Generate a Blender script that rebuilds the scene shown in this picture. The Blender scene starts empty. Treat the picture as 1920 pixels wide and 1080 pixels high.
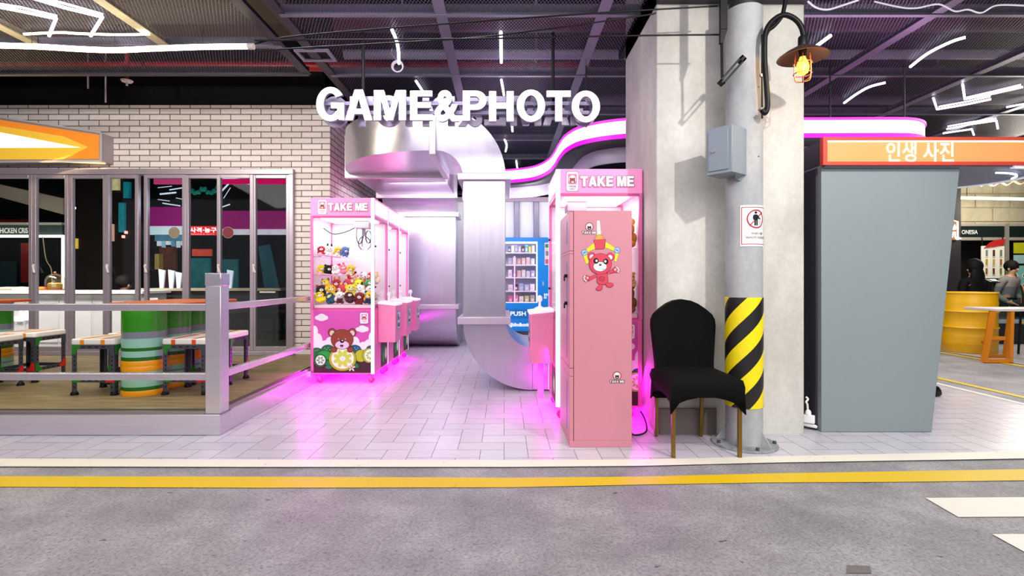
import bpy, math, random
from mathutils import Vector, Matrix
random.seed(7)
R = math.radians
SC = bpy.context.scene
COL = SC.collection

# ---------------------------------------------------------------- camera (frame 1920x1080, focal 960 px, level)
F, CX, CY, H = 960.0, 945.0, 525.0, 1.1
cam = bpy.data.cameras.new('camera')
cam.lens, cam.sensor_width = 18.0, 36.0
cam.shift_x, cam.shift_y = 15 / 1920, -15 / 1920
cam.clip_start = 0.05
camo = bpy.data.objects.new('camera', cam)
camo.location = (0, 0, H)
camo.rotation_euler = (R(90), 0, 0)
COL.objects.link(camo)
SC.camera = camo
SC.view_settings.view_transform = 'Standard'
SC.view_settings.look = 'None'
SC.view_settings.gamma = 1
SC.view_settings.use_curve_mapping = False
SC.view_settings.exposure = 0.0
SC.cycles.transparent_max_bounces = 40

# ---------------------------------------------------------------- world: the dim bounce of the rest of the mall
W = bpy.data.worlds.new('mall_bounce')
SC.world = W
W.use_nodes = True
W.node_tree.nodes['Background'].inputs[0].default_value = (0.78, 0.74, 0.9, 1)
W.node_tree.nodes['Background'].inputs[1].default_value = 0.30


def lamp(name, kind, loc, energy, color=(1, 1, 1), size=1.0, size_y=None, aim=None, spot=None, blend=0.5):
    l = bpy.data.lights.new(name, kind)
    l.energy, l.color = energy, color
    if kind == 'AREA':
        l.size = size
        if size_y:
            l.shape, l.size_y = 'RECTANGLE', size_y
    else:
        l.shadow_soft_size = size
    if spot:
        l.spot_size, l.spot_blend = R(spot), blend
    o = bpy.data.objects.new(name, l)
    o.location = loc
    if aim is not None:
        o.rotation_euler = (Vector(aim) - Vector(loc)).to_track_quat('-Z', 'Y').to_euler()
    COL.objects.link(o)
    return o


# the mall's track lights and added fill areas above and behind the viewer
lamp('road_fill', 'AREA', (0.5, 0.6, 3.1), 270, (1, .97, .95), 13, 2.2, aim=(0.5, 0.9, 0))  # added unseen fill over the road
lamp('frontal_fill', 'AREA', (0, -2.2, 3.0), 190, (1, .97, .99), 12, 1.6, aim=(0, 4.5, 1.2))  # added frontal fill behind the viewer, also mirrored in the metal
lamp('track_spot', 'SPOT', (2.05, 1.15, 3.1), 190, (1, .95, .86), .035, aim=(1.5, 3.6, 1.6), spot=80, blend=.6)
lamp('track_spot', 'SPOT', (-3.8, 2.6, 3.1), 230, (1, .96, .93), .1, aim=(-4.0, 6.5, 2.4), spot=100, blend=.8)
lamp('track_spot', 'SPOT', (3.2, 1.4, 3.1), 60, (.9, .97, 1), .15, aim=(2.9, 3.7, 1.2), spot=80, blend=.8)
# light of the passage, side road and interiors, partly added fill
lamp('violet_fill', 'POINT', (-1.6, 2.2, 3.05), 18, (.66, .45, 1), .12)  # added violet fill tinting the pillar's shadows
lamp('passage_fill', 'AREA', (-.9, 3.7, 3.12), 26, (.98, .95, 1), 1.6, .3, aim=(-.9, 4.7, 0))  # added light brightening the passage floor
lamp('back_wall_wash', 'AREA', (.3, 8.9, 2.5), 11, (1, .98, 1), 2.6, .1, aim=(.3, 9.5, 1.6))
lamp('lilac_fill', 'POINT', (-.2, 7.2, 2.0), 12, (.95, .8, 1), .25)  # added lilac light behind the duct, without a fixture
lamp('under_duct_fill', 'AREA', (-1.1, 6.7, 2.36), 40, (.96, .86, 1), .8, .15, aim=(-1.0, 8.2, 1.2))  # added to brighten the rear duct, no lamp hangs there
lamp('side_road_panel', 'AREA', (5.8, 6.0, 3.12), 170, (1, .97, .92), 3, 5, aim=(5.8, 6, 0))
lamp('stall_lamp', 'POINT', (9.2, 9.0, 2.5), 100, (1, .93, .8), .2)
lamp('kitchen_fill', 'AREA', (-6.6, 6.85, 2.9), 110, (1, .95, .88), 4, .3, aim=(-6.6, 7.45, .3)).data.spread = R(75)  # added unseen light for the white counter front
lamp('vending_fill', 'POINT', (.4, 7.4, 2.3), 24, (.96, .98, 1), .15)  # added light lifting the vending machine's blue
lamp('bar_lamp', 'POINT', (-4.0, 7.4, 2.2), 5, (.7, .9, 1), .15)


# ---------------------------------------------------------------- materials
def lin(c):
    if isinstance(c, str):
        c = tuple(int(c[i:i + 2], 16) for i in (0, 2, 4))
    r = []
    for v in c[:3]:
        v /= 255
        r.append(v / 12.92 if v <= .04045 else ((v + .055) / 1.055) ** 2.4)
    return (*r, 1)


MATS = {}


def M(col, rough=.5, metal=0.0, emit=0.0, noise=.08, scale=6.0, bump=0.0, key=None, stretch=None):
    k = key or (col, rough, metal, emit, noise, scale, bump, stretch)
    if k in MATS:
        return MATS[k]
    m = bpy.data.materials.new('paint')
    m.use_nodes = True
    nt = m.node_tree
    b = nt.nodes['Principled BSDF']
    c = lin(col)
    tc = nt.nodes.new('ShaderNodeTexCoord')
    nz = nt.nodes.new('ShaderNodeTexNoise')
    nz.inputs['Scale'].default_value = scale
    nz.inputs['Detail'].default_value = 4
    src = tc.outputs['Object']
    if stretch:
        mp = nt.nodes.new('ShaderNodeMapping')
        mp.inputs['Scale'].default_value = stretch
        nt.links.new(src, mp.inputs['Vector'])
        src = mp.outputs['Vector']
    nt.links.new(src, nz.inputs['Vector'])
    mx = nt.nodes.new('ShaderNodeMix')
    mx.data_type = 'RGBA'
    mx.inputs['A'].default_value = tuple(v * (1 - noise) for v in c[:3]) + (1,)
    mx.inputs['B'].default_value = tuple(min(1, v * (1 + noise)) for v in c[:3]) + (1,)
    nt.links.new(nz.outputs['Fac'], mx.inputs['Factor'])
    nt.links.new(mx.outputs['Result'], b.inputs['Base Color'])
    if max(c[:3]) < .02:
        b.inputs['Specular IOR Level'].default_value = .2
    b.inputs['Roughness'].default_value = rough
    b.inputs['Metallic'].default_value = metal
    if emit:
        b.inputs['Emission Color'].default_value = c
        b.inputs['Emission Strength'].default_value = emit
    if bump:
        bp = nt.nodes.new('ShaderNodeBump')
        bp.inputs['Strength'].default_value = bump
        bp.inputs['Distance'].default_value = .01
        nt.links.new(nz.outputs['Fac'], bp.inputs['Height'])
        nt.links.new(bp.outputs['Normal'], b.inputs['Normal'])
    MATS[k] = m
    return m


def glass(tint=(1, 1, 1), refl=.10, key='glass'):
    if key in MATS:
        return MATS[key]
    m = bpy.data.materials.new('clear_glass')
    m.use_nodes = True
    nt = m.node_tree
    nt.nodes.remove(nt.nodes['Principled BSDF'])
    out = nt.nodes['Material Output']
    t = nt.nodes.new('ShaderNodeBsdfTransparent')
    t.inputs[0].default_value = (*tint, 1)
    g = nt.nodes.new('ShaderNodeBsdfGlossy')
    g.inputs['Roughness'].default_value = .03
    lw = nt.nodes.new('ShaderNodeLayerWeight')
    lw.inputs['Blend'].default_value = .25
    mr = nt.nodes.new('ShaderNodeMapRange')
    mr.inputs['To Min'].default_value = refl * .4
    mr.inputs['To Max'].default_value = refl * 4
    nt.links.new(lw.outputs['Fresnel'], mr.inputs['Value'])
    mx = nt.nodes.new('ShaderNodeMixShader')
    nt.links.new(mr.outputs[0], mx.inputs[0])
    nt.links.new(t.outputs[0], mx.inputs[1])
    nt.links.new(g.outputs[0], mx.inputs[2])
    nt.links.new(mx.outputs[0], out.inputs[0])
    MATS[key] = m
    return m


def nodemat(name):
    m = bpy.data.materials.new(name)
    m.use_nodes = True
    nt = m.node_tree
    return m, nt, nt.nodes['Principled BSDF'], nt.nodes.new('ShaderNodeTexCoord')


def ramp(nt, src, stops):
    r = nt.nodes.new('ShaderNodeValToRGB')
    e = r.color_ramp.elements
    while len(e) < len(stops):
        e.new(.5)
    for el, (p, c) in zip(e, stops):
        el.position, el.color = p, c
    nt.links.new(src, r.inputs[0])
    return r.outputs['Color']


def noise(nt, tc, scale, detail=6, rough=.6, stretch=None):
    n = nt.nodes.new('ShaderNodeTexNoise')
    n.inputs['Scale'].default_value = scale
    n.inputs['Detail'].default_value = detail
    n.inputs['Roughness'].default_value = rough
    src = tc.outputs['Object']
    if stretch:
        mp = nt.nodes.new('ShaderNodeMapping')
        mp.inputs['Scale'].default_value = stretch
        nt.links.new(src, mp.inputs['Vector'])
        src = mp.outputs['Vector']
    nt.links.new(src, n.inputs['Vector'])
    return n.outputs['Fac']


def mixc(nt, fac, a, b, mode='MIX'):
    mx = nt.nodes.new('ShaderNodeMix')
    mx.data_type, mx.blend_type = 'RGBA', mode
    for s, v in (('Factor', fac), ('A', a), ('B', b)):
        if hasattr(v, 'links'):
            nt.links.new(v, mx.inputs[s])
        else:
            mx.inputs[s].default_value = v
    return mx.outputs['Result']


def asphalt():
    m, nt, b, tc = nodemat('asphalt')
    big = ramp(nt, noise(nt, tc, 2.3, 7, .68), [(.30, lin('7a787c')), (.5, lin('908e92')), (.70, lin('a9a7aa'))])
    fine = ramp(nt, noise(nt, tc, 70, 8, .75), [(.36, (.50, .50, .50, 1)), (.5, (1, 1, 1, 1)), (.66, (1.25, 1.25, 1.25, 1))])
    c = mixc(nt, 1.0, big, fine, 'MULTIPLY')
    sp = ramp(nt, noise(nt, tc, 19, 3, .6, (.6, 1.3, 1)), [(.685, (1, 1, 1, 1)), (.72, (.28, .27, .27, 1))])
    c = mixc(nt, 1.0, c, sp, 'MULTIPLY')
    nt.links.new(c, b.inputs['Base Color'])
    b.inputs['Roughness'].default_value = .55
    bp = nt.nodes.new('ShaderNodeBump')
    bp.inputs['Strength'].default_value = .35
    bp.inputs['Distance'].default_value = .01
    nt.links.new(noise(nt, tc, 90, 6), bp.inputs['Height'])
    nt.links.new(bp.outputs['Normal'], b.inputs['Normal'])
    return m


def roadpaint(col, wear, wear_amount=.62):
    m, nt, b, tc = nodemat('road_paint')
    w = ramp(nt, noise(nt, tc, 9, 10, .8), [(wear_amount, (0, 0, 0, 1)), (wear_amount + .1, (1, 1, 1, 1))])
    c = mixc(nt, w, lin(col), lin(wear))
    nt.links.new(c, b.inputs['Base Color'])
    b.inputs['Roughness'].default_value = .5
    return m


def tilemat():
    m, nt, b, tc = nodemat('floor_tile')
    g = nt.nodes.new('ShaderNodeNewGeometry')
    c = ramp(nt, g.outputs['Random Per Island'], [(0, lin('c2bfca')), (1, lin('cdcad4'))])
    n = ramp(nt, noise(nt, tc, 5, 6, .7, (1, 6, 1)), [(.3, (.9, .9, .9, 1)), (.7, (1.06, 1.06, 1.06, 1))])
    nt.links.new(mixc(nt, 1.0, c, n, 'MULTIPLY'), b.inputs['Base Color'])
    b.inputs['Roughness'].default_value = .28
    return m


def brickmat(axis):
    m, nt, b, tc = nodemat('painted_brick')
    sx = nt.nodes.new('ShaderNodeSeparateXYZ')
    cx = nt.nodes.new('ShaderNodeCombineXYZ')
    nt.links.new(tc.outputs['Object'], sx.inputs[0])
    nt.links.new(sx.outputs[axis], cx.inputs[0])
    nt.links.new(sx.outputs['Z'], cx.inputs[1])
    br = nt.nodes.new('ShaderNodeTexBrick')
    br.inputs['Scale'].default_value = 1
    br.inputs['Brick Width'].default_value = .257
    br.inputs['Row Height'].default_value = .0745
    br.inputs['Mortar Size'].default_value = .0055
    br.inputs['Mortar Smooth'].default_value = .05
    br.inputs['Color1'].default_value = lin('e2dbd9')
    br.inputs['Color2'].default_value = lin('d2cac8')
    br.inputs['Mortar'].default_value = lin('5a4e49')
    nt.links.new(cx.outputs[0], br.inputs['Vector'])
    n = ramp(nt, noise(nt, tc, 30, 6, .7), [(.3, (.9, .9, .9, 1)), (.7, (1.07, 1.07, 1.07, 1))])
    nt.links.new(mixc(nt, 1.0, br.outputs['Color'], n, 'MULTIPLY'), b.inputs['Base Color'])
    b.inputs['Roughness'].default_value = .7
    bp = nt.nodes.new('ShaderNodeBump')
    bp.inputs['Strength'].default_value = .6
    bp.inputs['Distance'].default_value = .006
    bp.invert = True
    nt.links.new(br.outputs['Fac'], bp.inputs['Height'])
    nt.links.new(bp.outputs['Normal'], b.inputs['Normal'])
    return m


def concrete(a='a7a5a1', c='c9c7c3', s=2.2):
    m, nt, b, tc = nodemat('concrete')
    n1 = ramp(nt, noise(nt, tc, s, 8, .65, (1, 1, .45)), [(.3, lin(a)), (.68, lin(c))])
    n2 = ramp(nt, noise(nt, tc, 26, 8, .7), [(.3, (.9, .9, .9, 1)), (.72, (1.05, 1.05, 1.05, 1))])
    nt.links.new(mixc(nt, 1.0, n1, n2, 'MULTIPLY'), b.inputs['Base Color'])
    b.inputs['Roughness'].default_value = .75
    bp = nt.nodes.new('ShaderNodeBump')
    bp.inputs['Strength'].default_value = .15
    bp.inputs['Distance'].default_value = .01
    nt.links.new(noise(nt, tc, 40, 6), bp.inputs['Height'])
    nt.links.new(bp.outputs['Normal'], b.inputs['Normal'])
    return m


def deckmat():
    m, nt, b, tc = nodemat('deck_boards')
    n1 = ramp(nt, noise(nt, tc, 2.6, 8, .7, (1, 7, 1)), [(.3, lin('6a5c42')), (.5, lin('8c7d5a')), (.72, lin('ab9c76'))])
    nt.links.new(n1, b.inputs['Base Color'])
    b.inputs['Roughness'].default_value = .45
    return m


def meshmat(col, pitch):
    """Expanded metal: strands with real openings between them."""
    m, nt, b, tc = nodemat('expanded_metal')
    out = nt.nodes['Material Output']
    b.inputs['Base Color'].default_value = lin(col)
    b.inputs['Metallic'].default_value = .4
    b.inputs['Roughness'].default_value = .45
    sx = nt.nodes.new('ShaderNodeSeparateXYZ')
    nt.links.new(tc.outputs['Object'], sx.inputs[0])

    def mth(op, a, v):
        n = nt.nodes.new('ShaderNodeMath')
        n.operation = op
        for i, q in enumerate((a, v)):
            if hasattr(q, 'links'):
                nt.links.new(q, n.inputs[i])
            else:
                n.inputs[i].default_value = q
        return n.outputs[0]
    outs = []
    for s in (1, -1):
        d = mth('ADD', mth('MULTIPLY', sx.outputs['X'], 1.0 / pitch), mth('MULTIPLY', sx.outputs['Y'], s * .5 / pitch))
        outs.append(mth('LESS_THAN', mth('FRACT', d, 0), .17))
    f = mth('MAXIMUM', outs[0], outs[1])
    t = nt.nodes.new('ShaderNodeBsdfTransparent')
    mx = nt.nodes.new('ShaderNodeMixShader')
    nt.links.new(f, mx.inputs[0])
    nt.links.new(t.outputs[0], mx.inputs[1])
    nt.links.new(b.outputs[0], mx.inputs[2])
    nt.links.new(mx.outputs[0], out.inputs[0])
    return m


def hazardmat():
    m, nt, b, tc = nodemat('hazard_stripes')
    sx = nt.nodes.new('ShaderNodeSeparateXYZ')
    nt.links.new(tc.outputs['Object'], sx.inputs[0])

    def mth(op, a, v):
        n = nt.nodes.new('ShaderNodeMath')
        n.operation = op
        for i, q in enumerate((a, v)):
            if hasattr(q, 'links'):
                nt.links.new(q, n.inputs[i])
            else:
                n.inputs[i].default_value = q
        return n.outputs[0]
    ang = mth('ARCTAN2', sx.outputs['X'], mth('MULTIPLY', sx.outputs['Y'], -1))   # 0 towards the road
    d = mth('SUBTRACT', mth('MULTIPLY', sx.outputs['Z'], 1 / .245), mth('MULTIPLY', ang, .50))
    f = mth('GREATER_THAN', mth('FRACT', mth('ADD', d, 10.84), 0), .5)
    n2 = ramp(nt, noise(nt, tc, 30, 8, .7), [(.3, (.9, .9, .9, 1)), (.72, (1.05, 1.05, 1.05, 1))])
    c = mixc(nt, f, lin('1c1b1a'), lin('f2dc10'))
    nt.links.new(mixc(nt, 1.0, c, n2, 'MULTIPLY'), b.inputs['Base Color'])
    b.inputs['Roughness'].default_value = .4
    return m


# ---------------------------------------------------------------- geometry helpers
def P(px, py, Y):
    return Vector(((px - CX) * Y / F, Y, H - (py - CY) * Y / F))


def GP(px, py, z=0.0):
    Y = F * (H - z) / (py - CY)
    return Vector(((px - CX) * Y / F, Y, z))


class MB:
    def __init__(s):
        s.v, s.f, s.m, s.c = [], [], [], 0

    def add(s, vs, fs):
        b = len(s.v)
        s.v += [tuple(v) for v in vs]
        s.f += [tuple(i + b for i in f) for f in fs]
        s.m += [s.c] * len(fs)
        return s

    def mat(s, i):
        s.c = i
        return s

    def box(s, x0, y0, z0, x1, y1, z1):
        v = [(x, y, z) for z in (z0, z1) for y in (y0, y1) for x in (x0, x1)]
        return s.add(v, [(0, 2, 3, 1), (4, 5, 7, 6), (0, 1, 5, 4), (2, 6, 7, 3), (0, 4, 6, 2), (1, 3, 7, 5)])

    def obox(s, c, size, rot=None):
        q = MB().box(-size[0] / 2, -size[1] / 2, -size[2] / 2, size[0] / 2, size[1] / 2, size[2] / 2)
        r = rot or Matrix.Identity(3)
        return s.add([r @ Vector(v) + Vector(c) for v in q.v], q.f)

    def bar(s, p0, p1, w, h, up=(0, 0, 1)):
        p0, p1 = Vector(p0), Vector(p1)
        d = (p1 - p0).normalized()
        u = Vector(up)
        if abs(d.dot(u)) > .98:
            u = Vector((0, 1, 0))
        x = d.cross(u).normalized()
        z = x.cross(d)
        L = [p + x * a * w / 2 + z * b * h / 2 for p in (p0, p1) for a, b in ((-1, -1), (1, -1), (1, 1), (-1, 1))]
        return s.add(L, [(3, 2, 1, 0), (4, 5, 6, 7), (0, 1, 5, 4), (1, 2, 6, 5), (2, 3, 7, 6), (3, 0, 4, 7)])

    def loops(s, L, cap=True, closed=False):
        n = len(L[0])
        v = [p for l in L for p in l]
        f = []
        for k in range(len(L) if closed else len(L) - 1):
            a, b = k * n, ((k + 1) % len(L)) * n
            for i in range(n):
                j = (i + 1) % n
                f.append((a + i, a + j, b + j, b + i))
        if cap and not closed:
            f.append(tuple(reversed(range(n))))
            f.append(tuple(range((len(L) - 1) * n, len(L) * n)))
        return s.add(v, f)

    def tube(s, pts, r, n=8, closed=False, cap=True):
        pts = [Vector(p) for p in pts]
        L, x = [], None
        for i, p in enumerate(pts):
            if closed:
                d = (pts[(i + 1) % len(pts)] - pts[i - 1]).normalized()
            else:
                d = (pts[min(i + 1, len(pts) - 1)] - pts[max(i - 1, 0)]).normalized()
            if x is None:
                x = d.orthogonal().normalized()
            x = (x - d * x.dot(d)).normalized()
            y = d.cross(x)
            rr = r[i] if isinstance(r, (list, tuple)) else r
            L.append([p + (x * math.cos(2 * math.pi * k / n) + y * math.sin(2 * math.pi * k / n)) * rr for k in range(n)])
        return s.loops(L, cap, closed)

    def cyl(s, p0, p1, r, n=20, r2=None):
        return s.tube([p0, p1], [r, r if r2 is None else r2], n)

    def lathe(s, prof, c=(0, 0, 0), n=24, rot=None):
        c = Vector(c)
        q = rot or Matrix.Identity(3)
        return s.loops([[q @ Vector((r * math.cos(2 * math.pi * k / n), r * math.sin(2 * math.pi * k / n), z)) + c for k in range(n)] for r, z in prof])

    def ell(s, c, rad, rot=None, n=12, m=8):
        q = rot or Matrix.Identity(3)
        c = Vector(c)
        L = []
        for i in range(m + 1):
            a = -math.pi / 2 + math.pi * (i / m)
            a = max(min(a, math.pi / 2 - .06), -math.pi / 2 + .06)
            L.append([q @ Vector((rad[0] * math.cos(a) * math.cos(2 * math.pi * k / n), rad[1] * math.cos(a) * math.sin(2 * math.pi * k / n), rad[2] * math.sin(a))) + c for k in range(n)])
        return s.loops(L)

    def poly(s, pts):
        return s.add(pts, [tuple(range(len(pts)))])

    def prism(s, pts, d):
        d = Vector(d)
        return s.loops([[Vector(p) for p in pts], [Vector(p) + d for p in pts]])


def arc(cx, cy, rx, ry, a0, a1, n=10):
    return [(cx + rx * math.cos(R(a0 + (a1 - a0) * i / n)), cy + ry * math.sin(R(a0 + (a1 - a0) * i / n))) for i in range(n + 1)]


def rrect(x0, y0, x1, y1, r, n=5):
    return arc(x1 - r, y0 + r, r, r, -90, 0, n) + arc(x1 - r, y1 - r, r, r, 0, 90, n) + arc(x0 + r, y1 - r, r, r, 90, 180, n) + arc(x0 + r, y0 + r, r, r, 180, 270, n)


def smooth_pts(pts, k=6):
    pts = [Vector(p) for p in pts]
    out = []
    for i in range(len(pts) - 1):
        a, b, c, d = pts[max(i - 1, 0)], pts[i], pts[i + 1], pts[min(i + 2, len(pts) - 1)]
        for j in range(k):
            t = j / k
            out.append(.5 * ((2 * b) + (c - a) * t + (2 * a - 5 * b + 4 * c - d) * t * t + (3 * b - a - 3 * c + d) * t ** 3))
    return out + [pts[-1]]


def base_loc(o):
    while o.parent:
        o = o.parent
    return Vector(o.location)


def obj(name, mb, mats, parent=None, bevel=0, seg=2, smooth=True, angle=38):
    me = bpy.data.meshes.new(name)
    off = base_loc(parent) if parent else Vector((0, 0, 0))
    me.from_pydata([tuple(Vector(v) - off) for v in mb.v], [], mb.f)
    for m in (mats if isinstance(mats, (list, tuple)) else [mats]):
        me.materials.append(m)
    if max(mb.m, default=0):
        me.polygons.foreach_set('material_index', mb.m)
    if smooth:
        me.polygons.foreach_set('use_smooth', [True] * len(mb.f))
        me.set_sharp_from_angle(angle=R(angle))
    me.update()
    o = bpy.data.objects.new(name, me)
    COL.objects.link(o)
    if parent:
        o.parent = parent
    if bevel:
        b = o.modifiers.new('bevel', 'BEVEL')
        b.width, b.segments, b.limit_method = bevel, seg, 'ANGLE'
        b.angle_limit = R(40)
    return o


def tag(o, label, cat, group=None):
    o['label'], o['category'] = label, cat
    if group:
        o['group'] = group
    return o


def thing(name, label, cat, loc=(0, 0, 0), group=None):
    o = bpy.data.objects.new(name, None)
    o.empty_display_size = .1
    COL.objects.link(o)
    o.location = loc
    return tag(o, label, cat, group)


def struct(name, mb, mats, parent=None, **k):
    o = obj(name, mb, mats, parent, **k)
    if not parent:
        o['kind'] = 'structure'
    return o


def lab(o, s):
    o['label'] = s
    return o


def children(o):
    return [c for c in bpy.data.objects if c.parent == o]


def dup(o, parent=None, tree=None):
    if tree is None:
        tree = {}
        for c in bpy.data.objects:
            if c.parent:
                tree.setdefault(c.parent.name, []).append(c)
    c = o.copy()
    COL.objects.link(c)
    if parent:
        c.parent = parent
    for ch in tree.get(o.name, []):
        dup(ch, c, tree)
    return c


# ---------------------------------------------------------------- flat lettering and printed art
BLOCK = {
    'T': ([[(0, 1), (0, .8), (.26, .8), (.26, 0), (.47, 0), (.47, .8), (.73, .8), (.73, 1)]], .73),
    'H': ([[(0, 0), (0, 1), (.21, 1), (.21, .61), (.53, .61), (.53, 1), (.74, 1), (.74, 0), (.53, 0), (.53, .42), (.21, .42), (.21, 0)]], .74),
    'E': ([[(0, 0), (0, 1), (.66, 1), (.66, .81), (.21, .81), (.21, .60), (.62, .60), (.62, .42), (.21, .42), (.21, .19), (.67, .19), (.67, 0)]], .67),
    'P': ([[(0, 0), (0, 1), (.40, 1)] + arc(.40, .68, .31, .32, 80, -80) + [(.40, .36), (.21, .36), (.21, 0)], [(.21, .53), (.21, .82), (.36, .82)] + arc(.36, .675, .14, .145, 80, -80) + [(.36, .53)]], .71),
    'A': ([[(0, 0), (.28, 1), (.52, 1), (.80, 0), (.575, 0), (.525, .20), (.275, .20), (.225, 0)], [(.315, .37), (.485, .37), (.40, .71)]], .80),
    'M': ([[(0, 0), (0, 1), (.28, 1), (.45, .36), (.62, 1), (.90, 1), (.90, 0), (.705, 0), (.705, .70), (.535, 0), (.365, 0), (.195, .70), (.195, 0)]], .90),
    'O': ([arc(.42, .5, .42, .53, 0, 354, 40), arc(.42, .5, .205, .345, 0, 354, 40)], .84),
    'G': ([arc(.42, .5, .42, .53, 32, 306, 34) + [(.66, .02), (.82, 0), (.82, .54), (.44, .54), (.44, .37), (.62, .37), (.62, .30)] + arc(.42, .5, .205, .345, 318, 38, 24)], .82),
    'K': ([[(0, 0), (0, 1), (.21, 1), (.21, .60), (.52, 1), (.78, 1), (.43, .57), (.80, 0), (.55, 0), (.29, .40), (.21, .30), (.21, 0)]], .80),
}
GC = {}


def glyphs(s, block=True, offset=.012):
    """Flat outline of a word, its box scaled to 1 x 1, and width/height."""
    k = (s, block, offset)
    if k in GC:
        return GC[k]
    if block and all(ch in BLOCK or ch == ' ' for ch in s):
        cu = bpy.data.curves.new('word', 'CURVE')
        cu.dimensions, cu.fill_mode = '2D', 'BOTH'
        x = 0
        for ch in s:
            if ch == ' ':
                x += .35
                continue
            for lp in BLOCK[ch][0]:
                sp = cu.splines.new('POLY')
                sp.points.add(len(lp) - 1)
                for q, (a, b) in zip(sp.points, lp):
                    q.co = (a + x, b, 0, 1)
                sp.use_cyclic_u = True
            x += BLOCK[ch][1] + .12
    else:
        cu = bpy.data.curves.new('word', 'FONT')
        cu.body, cu.size, cu.offset = s, 1, offset
        cu.resolution_u = 4
    o = bpy.data.objects.new('word', cu)
    me = o.to_mesh()
    vs = [(v.co.x, v.co.y) for v in me.vertices]
    fs = [tuple(p.vertices) for p in me.polygons]
    nz = [sum((vs[f[i]][0] * vs[f[(i + 1) % len(f)]][1] - vs[f[(i + 1) % len(f)]][0] * vs[f[i]][1]) for i in range(len(f))) for f in fs]
    fs = [f if a >= 0 else tuple(reversed(f)) for f, a in zip(fs, nz)]
    o.to_mesh_clear()
    bpy.data.objects.remove(o)
    bpy.data.curves.remove(cu)
    x0, x1 = min(v[0] for v in vs), max(v[0] for v in vs)
    y0, y1 = min(v[1] for v in vs), max(v[1] for v in vs)
    vs = [((a - x0) / (x1 - x0), (b - y0) / (y1 - y0)) for a, b in vs]
    GC[k] = (vs, fs, (x1 - x0) / (y1 - y0))
    return GC[k]


class Art:
    """Printed graphics: thin layers of flat colour on a plane (u, v) with normal n."""

    def __init__(s, step=.0006):
        s.sh, s.cols, s.step, s.l = [], [], step, 0

    def _c(s, m):
        if m not in s.cols:
            s.cols.append(m)
        return s.cols.index(m)

    def poly(s, pts, m, same=False):
        if not same:
            s.l += 1
        s.sh.append((list(pts), [tuple(range(len(pts)))], s._c(m), s.l))
        return s

    def ell(s, cx, cy, rx, ry, m, rot=0, a0=0, a1=360, n=28, same=False):
        c, q = math.cos(R(rot)), math.sin(R(rot))
        k = n if a1 - a0 == 360 else n + 1
        pts = [(rx * math.cos(R(a0 + (a1 - a0) * i / n)), ry * math.sin(R(a0 + (a1 - a0) * i / n))) for i in range(k)]
        return s.poly([(cx + x * c - y * q, cy + x * q + y * c) for x, y in pts], m, same)

    def rr(s, x0, y0, x1, y1, r, m):
        return s.poly(rrect(x0, y0, x1, y1, r), m)

    def line(s, a, b, w, m, same=False):
        d = Vector((b[0] - a[0], b[1] - a[1])).normalized()
        nx, ny = -d.y * w / 2, d.x * w / 2
        return s.poly([(a[0] - nx, a[1] - ny), (b[0] - nx, b[1] - ny), (b[0] + nx, b[1] + ny), (a[0] + nx, a[1] + ny)], m, same)

    def text(s, t, u0, v0, u1, v1, m, block=True, offset=.012, outline=None, ow=0):
        vs, fs, _ = glyphs(t, block, offset)
        if outline is not None:
            s.l += 1
            for dx, dy in ((-1, -1), (1, -1), (-1, 1), (1, 1), (0, 1.3), (0, -1.3), (1.3, 0), (-1.3, 0)):
                s.l += .12
                s.sh.append(([(u0 + a * (u1 - u0) + dx * ow, v0 + b * (v1 - v0) + dy * ow) for a, b in vs], fs, s._c(outline), s.l))
        s.l += 1
        s.sh.append(([(u0 + a * (u1 - u0), v0 + b * (v1 - v0)) for a, b in vs], fs, s._c(m), s.l))
        return s

    def clip(s, x0, y0, x1, y1):
        """Cut every shape to the panel it is printed on."""
        def cut(pts, ax, lim, sg):
            o = []
            for i in range(len(pts)):
                a, b = pts[i - 1], pts[i]
                ia, ib = sg * (a[ax] - lim) <= 0, sg * (b[ax] - lim) <= 0
                if ia != ib:
                    t = (lim - a[ax]) / (b[ax] - a[ax])
                    o.append((a[0] + (b[0] - a[0]) * t, a[1] + (b[1] - a[1]) * t))
                if ib:
                    o.append(b)
            return o
        new = []
        for pts, fs, c, l in s.sh:
            if len(fs) == 1:
                for ax, lim, sg in ((0, x0, -1), (0, x1, 1), (1, y0, -1), (1, y1, 1)):
                    pts = cut(pts, ax, lim, sg) if pts else pts
                if len(pts) > 2:
                    new.append((pts, [tuple(range(len(pts)))], c, l))
            else:
                new.append((pts, fs, c, l))
        s.sh = new
        return s

    def build(s, name, o, u, v, parent=None, bend=None):
        o, u, v = Vector(o), Vector(u).normalized(), Vector(v).normalized()
        n = u.cross(v)
        mb = MB()
        for pts, fs, c, l in s.sh:
            mb.mat(c)
            if bend:
                mb.add([bend(a, b, l * s.step) for a, b in pts], fs)
            else:
                mb.add([o + u * a + v * b + n * (l * s.step) for a, b in pts], fs)
        return obj(name, mb, s.cols, parent, smooth=False)

# ================================================================ THE SETTING
TILE, ASPH = tilemat(), asphalt()
WHITE_PAINT, YELLOW_PAINT = roadpaint('e6e2d4', '9c9892', .60), roadpaint('d9b60a', 'a8935a', .60)
GROUT = M('6b6770', .8)
DARK = M('121116', .8)
struct('floor', MB().box(-16, -8, -.2, 18, 20, 0), ASPH, smooth=False)

# kerb line read off the photo: tile edge / white band, then the yellow band
WH = [(0, 862, 877), (480, 864, 878), (960, 865, 878), (1200, 864, 876), (1440, 858, 870), (1680, 853, 866), (1920, 848, 862)]
YE = [(0, 894, 914), (480, 895, 916), (960, 897, 915), (1200, 895, 910), (1440, 889, 906), (1680, 885, 905), (1920, 881, 902)]


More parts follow.
